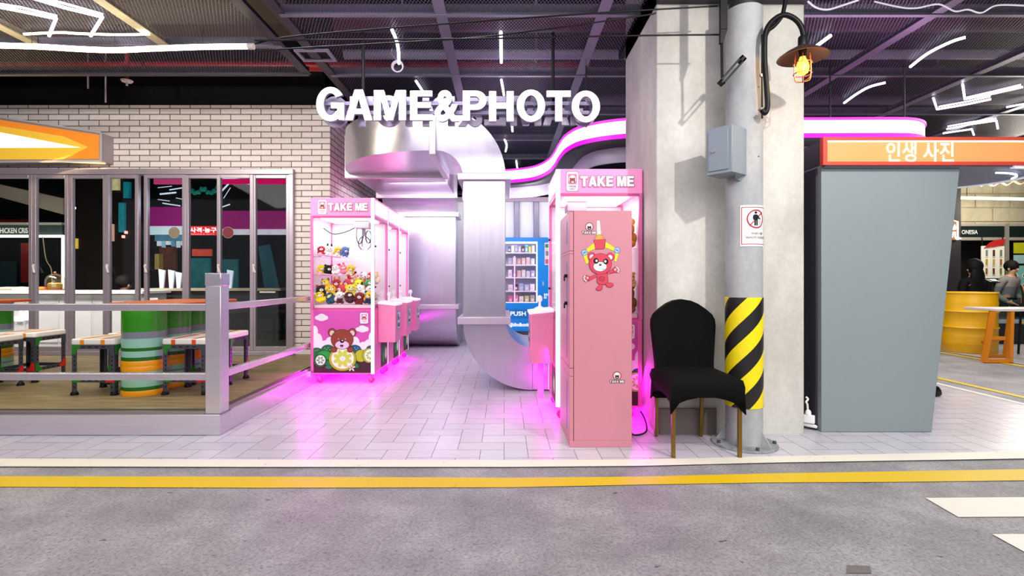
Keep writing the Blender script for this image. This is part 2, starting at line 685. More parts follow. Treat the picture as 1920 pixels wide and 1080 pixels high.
def band(rows):
    a = [GP(x, y0) for x, y0, y1 in rows]
    b = [GP(x, y1) for x, y0, y1 in rows]
    a = [Vector((-14, a[0].y, 0))] + a
    b = [Vector((-14, b[0].y, 0))] + b
    return a, b


def strip(a, b, z):
    mb = MB()
    for i in range(len(a) - 1):
        mb.poly([(b[i].x, b[i].y, z), (b[i + 1].x, b[i + 1].y, z), (a[i + 1].x, a[i + 1].y, z), (a[i].x, a[i].y, z)])
    return mb


wa, wb = band(WH)
wa += [Vector((x, y, 0)) for x, y in arc(3.75, 4.12, .80, .80, -80, 0, 8)] + [Vector((4.55, 14, 0))]
wb += [Vector((x, y, 0)) for x, y in arc(3.75, 4.12, .86, .86, -80, 0, 8)] + [Vector((4.62, 14, 0))]
ya, yb = band(YE)
ya += [Vector((x, y, 0)) for x, y in arc(3.80, 4.0, 1.02, 1.02, -75, 0, 8)] + [Vector((4.80, 14, 0))]
yb += [Vector((x, y, 0)) for x, y in arc(3.80, 4.0, 1.10, 1.10, -75, 0, 8)] + [Vector((4.89, 14, 0))]
struct('trim_1', strip(wa, wb, .008), WHITE_PAINT, smooth=False)
struct('trim_2', strip(ya, yb, .004), YELLOW_PAINT, smooth=False)
struct('trim_3', strip([Vector((6.48, -2, 0)), Vector((6.62, 16, 0))], [Vector((6.58, -2, 0)), Vector((6.72, 16, 0))], .004), YELLOW_PAINT, smooth=False)
struct('trim_4', strip([Vector((6.66, -2, 0)), Vector((6.80, 16, 0))], [Vector((14, -2, 0)), Vector((14, 16, 0))], .006), M('bdbcc0', .4), smooth=False)
for pts in ([(1735, 935), (1920, 930.5), (1920, 968), (1797, 971)], [(1860, 1003), (1920, 1001), (1920, 1036)]):
    q = [GP(*p) for p in pts]
    if len(q) == 4:
        q = [q[0], Vector((4.2, q[1].y + .01, 0)), Vector((4.2, q[2].y + .01, 0)), q[3]]
    else:
        s = q[2] - q[0]
        q = [q[0], Vector((4.2, q[1].y + .01, 0)), Vector((4.2, 1.80, 0)), q[0] + s * 1.12]
    struct('crosswalk_stripe', MB().poly([(v.x, v.y, .004) for v in reversed(q)]), roadpaint('e2dfd4', 'a5a29d', .62), smooth=False)
struct('road_patch', MB().poly([(v.x, v.y, .003) for v in (GP(1587, 1076), GP(1634, 1076), GP(1631, 1062), GP(1588, 1061))]), M('6e6b69', .8, scale=40), smooth=False)


def edge_y(x):
    for i in range(len(wa) - 1):
        if wa[i].x <= x <= wa[i + 1].x:
            t = (x - wa[i].x) / max(1e-6, wa[i + 1].x - wa[i].x)
            return wa[i].y + (wa[i + 1].y - wa[i].y) * t
    return wa[0].y


# two-to-one herringbone tiles, each an island of its own
mb, g, s = MB(), .0017, .15
for i in range(-94, 31):
    for j in range(20, 65):
        d = (i - j) % 4
        if d == 0:
            x0, y0, x1, y1 = i * s, j * s, (i + 2) * s, (j + 1) * s
        elif d == 2:
            x0, y0, x1, y1 = i * s, (j - 1) * s, (i + 1) * s, (j + 1) * s
        else:
            continue
        if x0 > 4.5:
            continue
        x1 = min(x1, 4.56)
        y0 = max(y0, edge_y(.5 * (x0 + x1)) - .02) if x1 < 4.5 else y0
        if y1 - y0 < .015:
            continue
        mb.poly([(x0 + g, y0 + g, .006), (x1 - g, y0 + g, .006), (x1 - g, y1 - g, .006), (x0 + g, y1 - g, .006)])
struct('floor_tiles', mb, TILE, smooth=False)
mb = MB()
for i in range(0, len(wa) - 2):
    a, b = wa[i], wa[i + 1]
    if b.x > a.x:
        mb.poly([(a.x, a.y, .0045), (b.x, b.y, .0045), (b.x, 9.7, .0045), (a.x, 9.7, .0045)])
struct('floor_grout', mb, GROUT, smooth=False)

# ceiling: slab, open grid of steel angles, expanded-metal panels
struct('ceiling', MB().box(-16, -8, 4.4, 18, 20, 4.6), DARK, smooth=False)
MESH_METAL = meshmat('625f72', .028)
struct('ceiling_mesh_passage', MB().poly([(-1.78, 2.2, 3.225), (-1.78, 13, 3.225), (14, 13, 3.225), (14, 2.2, 3.225)]), MESH_METAL, smooth=False)
struct('ceiling_mesh_terrace', MB().poly([(-9, 2.2, 3.225), (-9, 5.25, 3.225), (-2.02, 5.25, 3.225), (-2.02, 2.2, 3.225)]), MESH_METAL, smooth=False)
BARM = M('7d7a8a', .4, .5)
BARD = M('3a3640', .5, .3)
for k, (x, m, ya_, yb_) in enumerate([(-.5, BARM, 2.2, 13), (.78, BARM, 2.2, 13), (-1.78, BARD, 2.2, 9), (3.42, BARM, 2.2, 13), (4.85, BARM, 2.2, 13), (6.3, BARM, 2.2, 13), (7.7, BARM, 2.2, 13), (9.1, BARM, 2.2, 13),
                                      (-2.02, BARD, 2.2, 5.25), (-3.05, M('c9bfa0', .4, .5), 2.2, 4.6), (-4.2, M('c9bfa0', .4, .5), 2.2, 4.6), (-5.4, BARM, 2.2, 5.25), (-6.8, BARM, 2.2, 5.25)]):
    struct('ceiling_bar', MB().box(x - .045, ya_, 3.205, x + .045, yb_, 3.215).box(x - .008, ya_, 3.215, x + .008, yb_, 3.28), m, smooth=False)
struct('ceiling_bar', MB().box(1.085, 2.6, 3.19, 1.135, 4.85, 3.27), M('16151a', .5, .3), smooth=False)
for y in (4.07, 5.28, 6.5, 7.7, 8.9, 10.1, 11.3, 12.6):
    struct('ceiling_bar', MB().box(-1.78, y - .02, 3.198, 14, y + .02, 3.204).box(-1.78, y - .005, 3.204, 14, y + .005, 3.29), BARM, smooth=False)
for y, m in ((4.62, BARM), (5.25, BARD)):
    struct('ceiling_bar', MB().box(-9, y - .025, 3.198, -2.0, y + .025, 3.204).box(-9, y - .006, 3.204, -2.0, y + .006, 3.29), m, smooth=False)

# far walls
struct('wall_back', MB().box(-16, 13.2, 0, 18, 13.4, 4.4), M('1b1a22', .8), smooth=False)
struct('wall_left', MB().box(-15.8, -8, 0, -15.6, 13.2, 4.4), M('2a2830', .8), smooth=False)
struct('wall_right', MB().box(17.6, -8, 0, 17.8, 13.2, 4.4), M('2a2830', .8), smooth=False)
# dark bulkhead above the brick shopfront
struct('wall_bulkhead', MB().box(-12, 6.66, 3.34, -2.36, 6.76, 4.4), M('17151a', .8), smooth=False)

# brick shopfront with an opening for the windows
BRX, BRY = brickmat('X'), brickmat('Y')
struct('wall_front', MB().box(-12, 6.5, 2.50, -2.654, 6.66, 3.32).box(-2.654, 6.5, .15, -2.21, 6.66, 3.32), BRX, smooth=False)
struct('wall_side', MB().box(-2.36, 6.501, .0, -2.2095, 9.0, 3.322), BRY, smooth=False)

# terrace platform
STEEL = M('d4ccd4', .26, .7, scale=3, stretch=(1, 1, 14), noise=.10)
struct('floor_terrace', MB().box(-12, 3.63, .0, -2.03, 6.6, .15), deckmat(), smooth=False)
struct('trim_5', MB().box(-12, 3.60, .007, -2.0, 3.63, .152).box(-2.03, 3.63, .007, -2.0, 6.5, .152), STEEL, bevel=.004, smooth=False)
struct('trim_6', MB().box(-12, 3.63, .15, -2.03, 3.646, .172).box(-12, 3.685, .15, -2.03, 3.70, .172).box(-2.045, 3.66, .15, -2.03, 6.5, .172).box(-2.10, 3.70, .15, -2.085, 6.5, .172), M('a39b96', .35, .8), smooth=False)

# concrete pillar
CONC = concrete('aaa8a2', 'dbd9d4', 1.7)
struct('pillar', MB().box(1.085, 3.64, 0, 2.135, 4.57, 3.6), CONC, bevel=.008)
struct('beam', MB().box(1.085, 3.3, 3.06, 2.135, 4.57, 3.2), M('3a373c', .7), smooth=False)

# white corrugated back wall of the passage
WHITEW = M('e2e0e6', .45)
struct('wall_passage', MB().box(-2.2, 9.45, 0, 2.6, 9.6, 2.60), WHITEW, smooth=False)
struct('trim_7', MB().box(-2.2, 9.38, 2.54, 2.6, 9.45, 2.62), M('b79fb0', .5), smooth=False)
for x in (-1.7, -1.35, -1.0, -.12, .235, .59, .95, 1.3):
    struct('pilaster', MB().box(x - .05, 9.37, 0, x + .05, 9.45, 2.54), M('827c90', .4, .3), bevel=.01)

# ================================================================ AIR DUCT
ALU = M('c2bdcc', .27, .78, scale=2.5, noise=.10, stretch=(10, 1, 1))
ALUC = M('d2c9d4', .33, .6)
duct = thing('air_duct', 'large brushed silver air duct bending over the claw machines and down to the tiled floor', 'air duct', (-.2, 5.6, 0))
XA, XB = -1.87, -.75
Z0, Z1 = 2.378, 2.799


def elbow(name, fn, a0, a1, n=14):
    obj(name, MB().loops([fn(R(a0 + (a1 - a0) * i / n)) for i in range(n + 1)]), ALU, duct, angle=40)


obj('straight_section', MB().box(XA, 7.964, .684, XB, 8.385, 2.115), ALU, duct, bevel=.006)
# a: angle from the elbow centre
elbow('elbow', lambda a: [(x, 7.70 + r * math.cos(a), 2.115 + r * math.sin(a)) for x, r in ((XA, .263), (XB, .263), (XB, .684), (XA, .684))], 0, 90)
obj('straight_section', MB().box(XA, 6.2, Z0, XB, 7.70, Z1), ALU, duct, bevel=.006)
elbow('elbow', lambda a: [(-.72 - r * math.cos(a), 6.2 - r * math.sin(a), z) for r, z in ((1.15, Z0), (.03, Z0), (.03, Z1), (1.15, Z1))], 0, 90, 20)
elbow('elbow', lambda a: [(-.668 + r * math.cos(a), y, 2.115 + r * math.sin(a)) for r, y in ((.263, 5.05), (.684, 5.05), (.684, 6.17), (.263, 6.17))], 90, 0)
obj('straight_section', MB().box(-.405, 5.05, .70, .016, 6.17, 2.115), ALU, duct, bevel=.006)
elbow('elbow', lambda a: [(.279 - r * math.cos(a), y, .70 - r * math.sin(a)) for r, y in ((.263, 5.05), (.684, 5.05), (.684, 6.17), (.263, 6.17))], 0, 90)
obj('straight_section', MB().box(.279, 5.05, .016, 1.5, 6.17, .437), ALU, duct, bevel=.006)
elbow('elbow', lambda a: [(x, 8.648 - r * math.cos(a), .684 - r * math.sin(a)) for x, r in ((XA, .263), (XB, .263), (XB, .678), (XA, .678))], 0, 90)
obj('straight_section', MB().box(XA, 8.648, .008, XB, 9.36, .42), ALU, duct, bevel=.006)
t, w = .05, .034


def collar(c0, c1, axis):
    a, b = [v - t for v in c0], [v + t for v in c1]
    a[axis], b[axis] = c0[axis] - w, c0[axis] + w
    obj('collar', MB().box(*a, *b), ALUC, duct, bevel=.005)


collar((XA, 7.964, .684), (XB, 8.385, .684), 2)
collar((XA, 7.964, 2.115), (XB, 8.385, 2.115), 2)
collar((XA, 7.70, Z0), (XB, 7.70, Z1), 1)
collar((XA, 6.2, Z0), (XB, 6.2, Z1), 1)
collar((-.70, 5.05, Z0), (-.70, 6.17, Z1), 0)
collar((-.405, 5.05, 2.115), (.016, 6.17, 2.115), 2)
collar((-.405, 5.05, .70), (.016, 6.17, .70), 2)

# ================================================================ GAME&PHOTO SIGN
SIGNW = M('ffffff', .4, emit=2.2)
SIGNS = M('8f8aa6', .4, .3)
sign = thing('hanging_sign', 'white glowing letters reading GAME&PHOTO hanging from two black rods', 'sign', (-.35, 4.3, 2.43))
BOX = [('G', 593, 645, 163, 227), ('A', 647, 698, 168, 225), ('M', 701, 761, 169, 225), ('E', 769, 811, 170, 225), ('&', 815, 861, 169, 228),
       ('P', 868, 912, 170, 226), ('H', 917, 963, 171, 227), ('O', 969, 1022, 168, 228), ('T', 1025, 1070, 170, 227), ('O', 1072, 1125, 170, 229)]
YF = 4.30


def letter(ch, x0, x1, z0, z1, y, depth, mirror, face, name):
    vs, fs, _ = glyphs(ch, True, .03 if ch == '&' else 0)
    mb = MB()
    pts = [(x0 + (1 - a if mirror else a) * (x1 - x0), z0 + b * (z1 - z0)) for a, b in vs]
    n = len(pts)
    front = [(p[0], y, p[1]) for p in pts]
    back = [(p[0], y + depth, p[1]) for p in pts]
    cnt = {}
    for f in fs:
        for i in range(len(f)):
            e = (f[i], f[(i + 1) % len(f)])
            cnt[e] = 1
    side = [e for e in cnt if (e[1], e[0]) not in cnt]
    mb.mat(0)
    mb.add(front, fs)
    mb.mat(2 if mirror else 1)
    mb.add(back, [tuple(reversed(f)) for f in fs])
    mb.mat(1)
    mb.add(front + back, [(a, a + n, b + n, b) for a, b in side])
    return obj(name, mb, face, sign, smooth=False)


for ch, a, b, c, d in BOX:
    p0, p1 = P(a, d, YF), P(b, c, YF)
    letter(ch, p0.x, p1.x, p0.z, p1.z, YF, .035, False, [SIGNW, SIGNS], 'letter')
for ch, a, b, c, d in BOX:   # the same words on the far side, seen from behind
    m = 1718
    p0, p1 = P(m - b, d, YF), P(m - a, c, YF)
    letter(ch, p0.x, p1.x, p0.z - .006, p1.z - .006, YF + .115, .035, True, [M('a9a0b4', .35, .4), M('9a94ac', .35, .4), M('fdfcff', .4, emit=.9)], 'letter')
zt = P(0, 190, YF).z
obj('support_rail', MB().box(-1.52, YF + .055, zt - .012, .78, YF + .085, zt + .018), M('8a84a0', .4, .5), sign)
obj('support_rail', MB().box(-1.52, YF + .055, zt - .09, .78, YF + .085, zt - .06), M('8a84a0', .4, .5), sign)
for px in (681, 1037):
    x = P(px, 0, YF + .07).x
    obj('rod', MB().cyl((x, YF + .07, zt - .09), (x, YF + .07, 3.21), .014, 10), M('131217', .5), sign)

# ================================================================ MAGENTA LIGHT BAND (canopy fascia)
pl = [(-.62, 7.41), (-.35, 7.40), (.04, 7.31), (.40, 7.10), (.57, 6.72), (.625, 6.3), (.64, 5.9), (.685, 5.50), (.83, 5.20), (1.18, 5.0), (1.7, 4.97), (2.83, 4.98), (3.75, 4.97)]
pl = [(v.x, v.y) for v in smooth_pts([(a, b, 0) for a, b in pl], 6)] + arc(3.85, 5.52, .52, .55, -82, 5, 10) + [(4.37, 6.2), (4.35, 7.4)]
fas = thing('light_band', 'curving white light band with magenta edges above the photo booth and passage', 'light band', (1.5, 5.2, 2.5))


def ribbon(z0, z1, off=0.0, th=.05):
    L = []
    for i, (x, y) in enumerate(pl):
        a, b = pl[max(i - 1, 0)], pl[min(i + 1, len(pl) - 1)]
        d = Vector((b[0] - a[0], b[1] - a[1])).normalized()
        nx, ny = d.y, -d.x          # towards the viewer
        o = Vector((x + nx * off, y + ny * off))
        q = Vector((o.x - nx * th, o.y - ny * th))
        L.append([(o.x, o.y, z0), (o.x, o.y, z1), (q.x, q.y, z1), (q.x, q.y, z0)])
    return MB().loops(L)


obj('light_panel', ribbon(2.525, 2.655), M('ffe6ff', .4, emit=1.05, noise=.14, scale=2.5), fas)
obj('edge_tube', ribbon(2.655, 2.678, .012), M('ff30e6', .4, emit=1.6), fas)
obj('edge_tube', ribbon(2.482, 2.525, .012), M('e010d8', .4, emit=1.0), fas)
obj('soffit', ribbon(2.45, 2.482, .0, .28), M('2b2830', .6), fas)
obj('inner_band', ribbon(2.30, 2.46, -.20, .03), M('b9b5c6', .4), fas)
for px in (1100, 1560, 1700):
    q = P(px, 200, 5.0)
    obj('hanger', MB().cyl((q.x, 5.03, 2.6), (q.x, 5.03, 3.22), .008, 8), M('29272c', .5), fas)
lamp('light_band_glow', 'AREA', (3.0, 4.9, 2.6), 14, (1, .62, 1), 2.4, .15, aim=(3.0, 3, 2.0))
lamp('light_band_glow', 'AREA', (.62, 6.0, 2.6), 16, (1, .6, 1), 1.2, .15, aim=(-.6, 6.0, 2.0))

# ================================================================ CEILING LIGHTS
TUBE = M('f4f0ff', .4, emit=5.0)
TUBEY = M('fff3cf', .4, emit=9.0)


def ctube(pts, r, label, mat=TUBE, z=3.182, sm=False, name='light_tube', grp='white light tubes under the ceiling grid'):
    q = []
    for p in pts:
        px, py = p[0], p[1]
        Y = (z - H) * F / (CY - py)
        q.append(Vector(((px - CX) * Y / F, Y, z)))
    if sm:
        q = smooth_pts(q, 5)
    o = tag(obj(name, MB().tube(q, r, 8), mat), label, 'ceiling light', grp)
    return o


TUBES = [
    ([(735, 56), (743, 75), (747, 95), (748, 119)], .022, 'bent white light tube above the letters A and M of the hanging sign', True),
    ([(939, 60), (940, 117)], .022, 'straight white light tube above the letters P and H of the hanging sign', False),
    ([(780, 152), (790, 167), (800, 185)], .02, 'short slanting light tube just above the letter E of the sign', False),
    ([(940, 150), (945, 178)], .02, 'short upright light tube just above the letter H of the sign', False),
    ([(959, 228), (961, 246)], .022, 'tiny light tube just below the hanging sign, under the letter O', False),
    ([(946, 262), (950, 272), (948, 284)], .022, 'small curved light tube between sign and magenta light band', True),
    ([(968, 302), (970, 316)], .022, 'small light tube farthest down the passage ceiling', False),
    ([(1557, 67), (1517, 97)], .024, 'straight light tube just right of the caged lamp', False),
    ([(1810, 70), (1782, 79), (1740, 100), (1707, 125)], .02, 'long curved light tube at upper right, above the photo booth sign', True),
    ([(1660, 155), (1630, 163), (1605, 177), (1583, 193)], .02, 'curved light tube left of the angled ones, above the magenta band', True),
    ([(1805, 158), (1809, 186), (1860, 176), (1918, 163)], .018, 'upper angled light tube right of the magenta band end', False),
    ([(1750, 184), (1757, 205), (1810, 196), (1858, 186)], .018, 'lower angled light tube right of the magenta band end', False),
    ([(1887, 201), (1935, 192)], .018, 'straight light tube cut off by the right edge of the photo', False),
    ([(1775, 242), (1820, 233), (1868, 226), (1871, 241)], .018, 'hooked light tube above the right part of the orange sign', False),
    ([(1768, 250), (1822, 242), (1826, 253)], .018, 'lowest hooked light tube, just over the orange sign', False),
    ([(-40, 6), (30, 19), (105, 35), (92, 67)], .02, 'angled light tube in the upper left corner, the left one of two', False),
    ([(60, -4), (120, 14), (192, 32), (170, 67)], .02, 'angled light tube at upper left, the right one of two', False),
    ([(1065, 303), (1100, 312)], .02, 'short light tube seen through the loop of the magenta band', False),
]
for pts, r, l, smf in TUBES:
    ctube(pts, r * .62, l, sm=smf)
# second thin lines of the angled tubes
for pts, l in (([(-40, 1), (40, 14), (107, 30)], 'thin upper light line of the left angled tube at upper left'), ([(80, -4), (130, 9), (193, 27)], 'thin upper light line of the right angled tube at upper left'),
               ([(1812, 183), (1860, 172), (1914, 159)], 'thin upper light line of the upper angled tube at right'), ([(1760, 200), (1810, 191), (1857, 181)], 'thin upper light line of the lower angled tube at right'),
               ([(1777, 237), (1820, 229), (1868, 222)], 'thin upper light line of the hooked tube above the orange sign')):
    ctube(pts, .009, l, z=3.194, grp='thin light lines beside the angled tubes')
# the long yellowish tube over the terrace
zz, Yz = 3.06, 4.28
pts = [Vector(((px - CX) * Yz / F, Yz, H + (CY - py) * Yz / F)) for px, py in ((-60, 84), (60, 87), (150, 92), (215, 94), (290, 91), (380, 88), (465, 87))]
o = thing('long_light_tube', 'long sagging warm white light tube over the terrace at upper left', 'ceiling light', (-3.5, Yz, zz))
obj('tube', MB().tube(smooth_pts(pts, 4), .022, 10), TUBEY, o)
obj('socket', MB().cyl(pts[-1], pts[-1] + Vector((.05, 0, 0)), .026, 10), M('d8d4c8', .5), o)
for k in (1, 3, 5):
    obj('clip', MB().cyl(pts[k], (pts[k].x, Yz, 3.21), .003, 6), M('2a2620', .6), o)
lamp('long_tube_glow', 'AREA', (-3.4, Yz, 3.0), 45, (1, .88, .6), 3.2, .08, aim=(-3.6, 5.4, .2))
# coil of spare cable
q = CP = Vector(((745 - CX) * 4.95 / F, 4.95, H + (CY - 124) * 4.95 / F))
mb = MB()
for k in range(3):
    mb.tube([q + Vector(((.055 - .004 * k) * math.cos(a * .314), .012 * k, (.055 - .004 * k) * math.sin(a * .314))) for a in range(20)], .006, 6, closed=True)
mb.tube([q + Vector((0, 0, .05)), q + Vector((-.06, 0, .12)), q + Vector((-.05, 0, .17))], .004, 6)
tag(obj('cable_coil', mb, M('e8e4ee', .5)), 'small coil of white cable hanging below the bent light tube', 'cable')


def string(pts, label, r=.006, z=3.19, Y=None, mat=None, grp=None, name='light_string', cat='string lights'):
    q = []
    for px, py in pts:
        y = Y or (z - H) * F / (CY - py)
        q.append(P(px, py, y))
    return tag(obj(name, MB().tube(smooth_pts(q, 6), r, 6), mat or M('e8e2ff', .4, emit=2.0)), label, cat, grp)


string([(45, 64), (110, 61), (150, 63), (220, 65), (280, 64)], 'sparkling light string along the left mesh panel above the warm tube', .01, mat=M('fff4dc', .4, emit=5))
string([(1512, 0), (1530, 14), (1552, 18), (1580, 10), (1610, 0)], 'drooping light string right of the pillar at the top edge', .007, mat=M('d8d4e0', .4, emit=.8))
string([(1640, 3), (1690, 14), (1720, 15), (1760, 8), (1790, 21), (1815, 18), (1840, 24), (1870, 10), (1930, 11)], 'wavy light string across the upper right ceiling', .006, mat=M('d8d4e0', .4, emit=.6))

# pipes and ducts above the grid
for (x0, x1, y, z, r, c, l) in ((-7, 1.0, 5.95, 3.58, .055, 'a01722', 'red fire pipe above the ceiling grid behind the sign'), (-1.7, 9, 5.15, 3.72, .12, '4b2530', 'thick maroon pipe above the front ceiling mesh'),
                                (-1.7, 9.5, 5.45, 3.50, .05, 'a79fb4', 'thin silver pipe above the front ceiling mesh'), (-1.7, 9.5, 7.1, 3.6, .07, '6b6577', 'grey pipe above the ceiling mesh over the passage')):
    tag(obj('ceiling_pipe', MB().cyl((x0, y, z), (x1, y, z), r, 14), M(c, .4)), l, 'pipe')
for k in range(7):
    x = -1.2 + k * 1.5
    tag(obj('cable_tray_bracket', MB().box(x, 5.7, 3.4, x + .12, 5.75, 3.48).box(x + .05, 5.72, 3.48, x + .07, 5.74, 4.4), M('9f98ae', .4, .4)), 'pale pipe bracket above the ceiling mesh', 'bracket', 'pipe brackets above the mesh')
struct('ceiling_vent_shaft', MB().box(-8, 4.9, 3.55, -2.1, 5.2, 3.8), M('4d3f2f', .7), smooth=False)
vent = thing('ceiling_vent', 'small square ceiling vent frame left of the hanging sign', 'vent', P(592, 106, 4.8))
v0 = P(592, 106, 4.8)
mb = MB()
for a, b in (((-.16, -.12), (.16, -.09)), ((-.16, .09), (.16, .12)), ((-.16, -.09), (-.13, .09)), ((.13, -.09), (.16, .09))):
    mb.box(v0.x + a[0], v0.y + a[1], v0.z, v0.x + b[0], v0.y + b[1], v0.z + .02)
obj('frame', mb, M('8f8a9c', .4, .3), vent)
obj('hanger_plate', MB().box(v0.x - .13, v0.y - .09, v0.z + .02, v0.x + .13, v0.y + .09, 3.6), M('131217', .7), vent)
# sprinkler and hanger rods over the brick wall
sp = P(238, 152, 5.6)
s_ = thing('sprinkler', 'red sprinkler drop with white rosette above the brick wall', 'sprinkler', sp)
obj('drop_pipe', MB().cyl(sp, (sp.x, sp.y, 4.4), .02, 10), M('8c1a1e', .4), s_)
obj('rosette', MB().lathe([(.0, -.012), (.05, -.01), (.06, .006), (.02, .014)], sp, 16), M('e6e0e0', .4), s_)
obj('head', MB().cyl(sp, sp + Vector((0, 0, -.05)), .012, 8), M('d8d2d0', .3, .6), s_)
for px, y0, l in ((165, 166, 'short steel hanger rod above the brick wall, the left one'), (198, 192, 'longer steel hanger rod reaching the brick wall top')):
    q = P(px, y0, 6.2)
    tag(obj('hanger_rod', MB().cyl(q, (q.x, q.y, 4.4), .01, 8), M('cfc9d4', .4, .5)), l, 'rod')

# black cables slung to the pillar bracket
BLACK = M('0e0e10', .5)
string([(478, 82), (560, 67), (870, 42), (1160, 22), (1350, 11)], 'topmost black cable slung from bracket across the ceiling', .0055, Y=3.35, mat=BLACK, name='cable', cat='cable')
string([(478, 76), (560, 75), (860, 73), (1180, 67), (1352, 65)], 'level black cable slung from bracket across the ceiling', .0055, Y=3.33, mat=BLACK, name='cable', cat='cable')
string([(480, 97), (560, 90), (860, 73), (1000, 58), (1200, 30), (1230, 24)], 'rising black cable crossing the other two above the sign', .005, Y=3.38, mat=BLACK, name='cable', cat='cable')

# ================================================================ TERRACE RAILING
rail = thing('railing', 'brushed steel terrace railing with square corner post', 'railing', (-2.05, 3.66, .15))
post = obj('corner_post', MB().box(-2.11, 3.615, .15, -2.0, 3.725, 1.06), STEEL, rail, bevel=.004)
obj('post_cap', MB().box(-2.114, 3.611, 1.06, -1.996, 3.729, 1.15), M('c9c3cb', .25, .8), post, bevel=.006)
for z in (.905, .41):
    obj('rail_bar', MB().box(-9.5, 3.645, z - .025, -2.11, 3.695, z + .025), STEEL, rail, bevel=.004)
    obj('rail_bar', MB().box(-2.095, 3.725, z - .025, -2.045, 6.5, z + .025), STEEL, rail, bevel=.004)
obj('base_plate', MB().box(-2.12, 3.605, .15, -1.99, 3.735, .158), M('8f888e', .35, .8), rail)

# ================================================================ STOOLS
ANG = M('50525c', .45, .5)
STW, STO, STR = M('f0ece6', .5), M('ee8f12', .5), M('e2540e', .5)
GRN, RED, BLK = M('1e7a1e', .5), M('c81e17', .5), M('141416', .5)
SW, SD, SH = .375, .35, .415


def make_stool(label, stripe):
    t = thing('stool', label, 'stool', (0, 0, 0), 'striped stools on the terrace')
    w, d = SW / 2, SD / 2
    for sx in (-1, 1):
        for sy in (-1, 1):
            x, y = sx * (w - .012), sy * (d - .012)
            mb = MB()
            mb.mat(0)
            mb.box(min(x - sx * .036, x), y - .003, .02, max(x - sx * .036, x), y + .003, SH)
            mb.box(x - .003, min(y - sy * .036, y), .02, x + .003, max(y - sy * .036, y), SH)
            mb.mat(1)
            for k in range(9):     # slotted holes
                z = .06 + k * .036
                mb.box(x - sx * .022 - .005, y + sy * .0032 - .0004, z, x - sx * .022 + .005, y + sy * .0032 + .0004, z + .014)
                mb.box(x + sx * .0032 - .0004, y - sy * .022 - .005, z, x + sx * .0032 + .0004, y - sy * .022 + .005, z + .014)
            leg = obj('leg', mb, [ANG, BLK], t)
            obj('foot', MB().lathe([(.028, 0), (.03, .008), (.02, .03)], (x - sx * .01, y - sy * .01, 0), 12), BLK, leg)
    for nm_, z0, z1 in (('seat_frame', SH - .034, SH), ('stretcher', .105, .135)):
        mb = MB()
        for sy in (-1, 1):
            mb.mat(0)
            y = sy * (d - .012)
            mb.box(-w + .0125, y - .003, z0, w - .0125, y + .003, z1)
            mb.mat(1)
            for k in range(4):
                mb.box(-w + .09 + k * .055, y + sy * .0032 - .0004, (z0 + z1) / 2 - .004, -w + .118 + k * .055, y + sy * .0032 + .0004, (z0 + z1) / 2 + .004)
        for sx in (-1, 1):
            mb.mat(0)
            x = sx * (w - .012)
            mb.box(x - .003, -d + .0125, z0, x + .003, d - .0125, z1)
            mb.mat(1)
            for k in range(4):
                mb.box(x + sx * .0032 - .0004, -d + .08 + k * .055, (z0 + z1) / 2 - .004, x + sx * .0032 + .0004, -d + .108 + k * .055, (z0 + z1) / 2 + .004)
        obj(nm_, mb, [ANG, BLK], t)

    def gus(x, z, sx, sz, y):
        return [(x, y, z), (x + sx * .07, y, z), (x + sx * .07, y, z + sz * .025), (x + sx * .04, y, z + sz * .04), (x + sx * .032, y, z + sz * .075), (x, y, z + sz * .075)]
    for (sx, z, sz, m) in ((-1, SH, -1, GRN), (-1, .105, 1, GRN), (1, .105, 1, RED), (1, SH, -1, ANG)):
        for sy in (-1, 1):
            y = sy * (d - .007)
            obj('corner_bracket', MB().prism(gus(sx * (w - .012), z, -sx, sz, y - .001), (0, .002, 0)), m, t, smooth=False)
        mb = MB()
        q = Matrix.Rotation(R(90), 3, 'Z')
        mb2 = [(q @ Vector(v)) for v in gus(sx * (d - .012), z, -sx, sz, -(w - .007))]
        mb.prism(mb2, (.002, 0, 0))
        obj('corner_bracket', mb, m, t, smooth=False)
    seat = obj('seat', MB().prism([(x, y, SH) for x, y in rrect(-w, -d, w, d, .03)], (0, 0, .05)), STW, t, bevel=.012, seg=3)
    for x in (-.085, .085):
        L = [[(x + a, y, z) for a in (-.017, .017)] for y, z in ((-d - .0012, SH + .004), (-d - .0012, SH + .040), (-d + .011, SH + .0515), (d - .011, SH + .0515), (d + .0012, SH + .040), (d + .0012, SH + .004))]
        mb = MB()
        for i in range(5):
            mb.poly([L[i][0], L[i][1], L[i + 1][1], L[i + 1][0]])
        obj('stripe', mb, stripe, seat, smooth=False)
    return t


stoolA = make_stool('white stool with two amber stripes left of the front striped drum, at the rail', STO)
stoolB = make_stool('white stool with two red-orange stripes right of the striped drums, nearest the corner post', STR)
stoolA.location, stoolB.location = (-3.385, 4.385, .15), (-2.645, 4.40, .15)
for src, loc, l in ((stoolA, (-3.43, 4.83, .15), 'white stool mostly hidden behind the amber striped stool and front drum'),
                    (stoolB, (-2.66, 4.80, .15), 'white stool behind the red-orange striped stool, seen past the corner post'),
                    (stoolA, (-4.52, 4.46, .15), 'white stool at the left edge of the photo, nearer one of that pair'),
                    (stoolA, (-4.515, 4.90, .15), 'white stool behind the one at the left edge, showing an orange stripe')):
    o = dup(src)
    o.location, o['label'] = loc, l

# ================================================================ DRUM TABLES
ORTOP = M('c8703e', .4, stretch=(1, 8, 1), noise=.15)


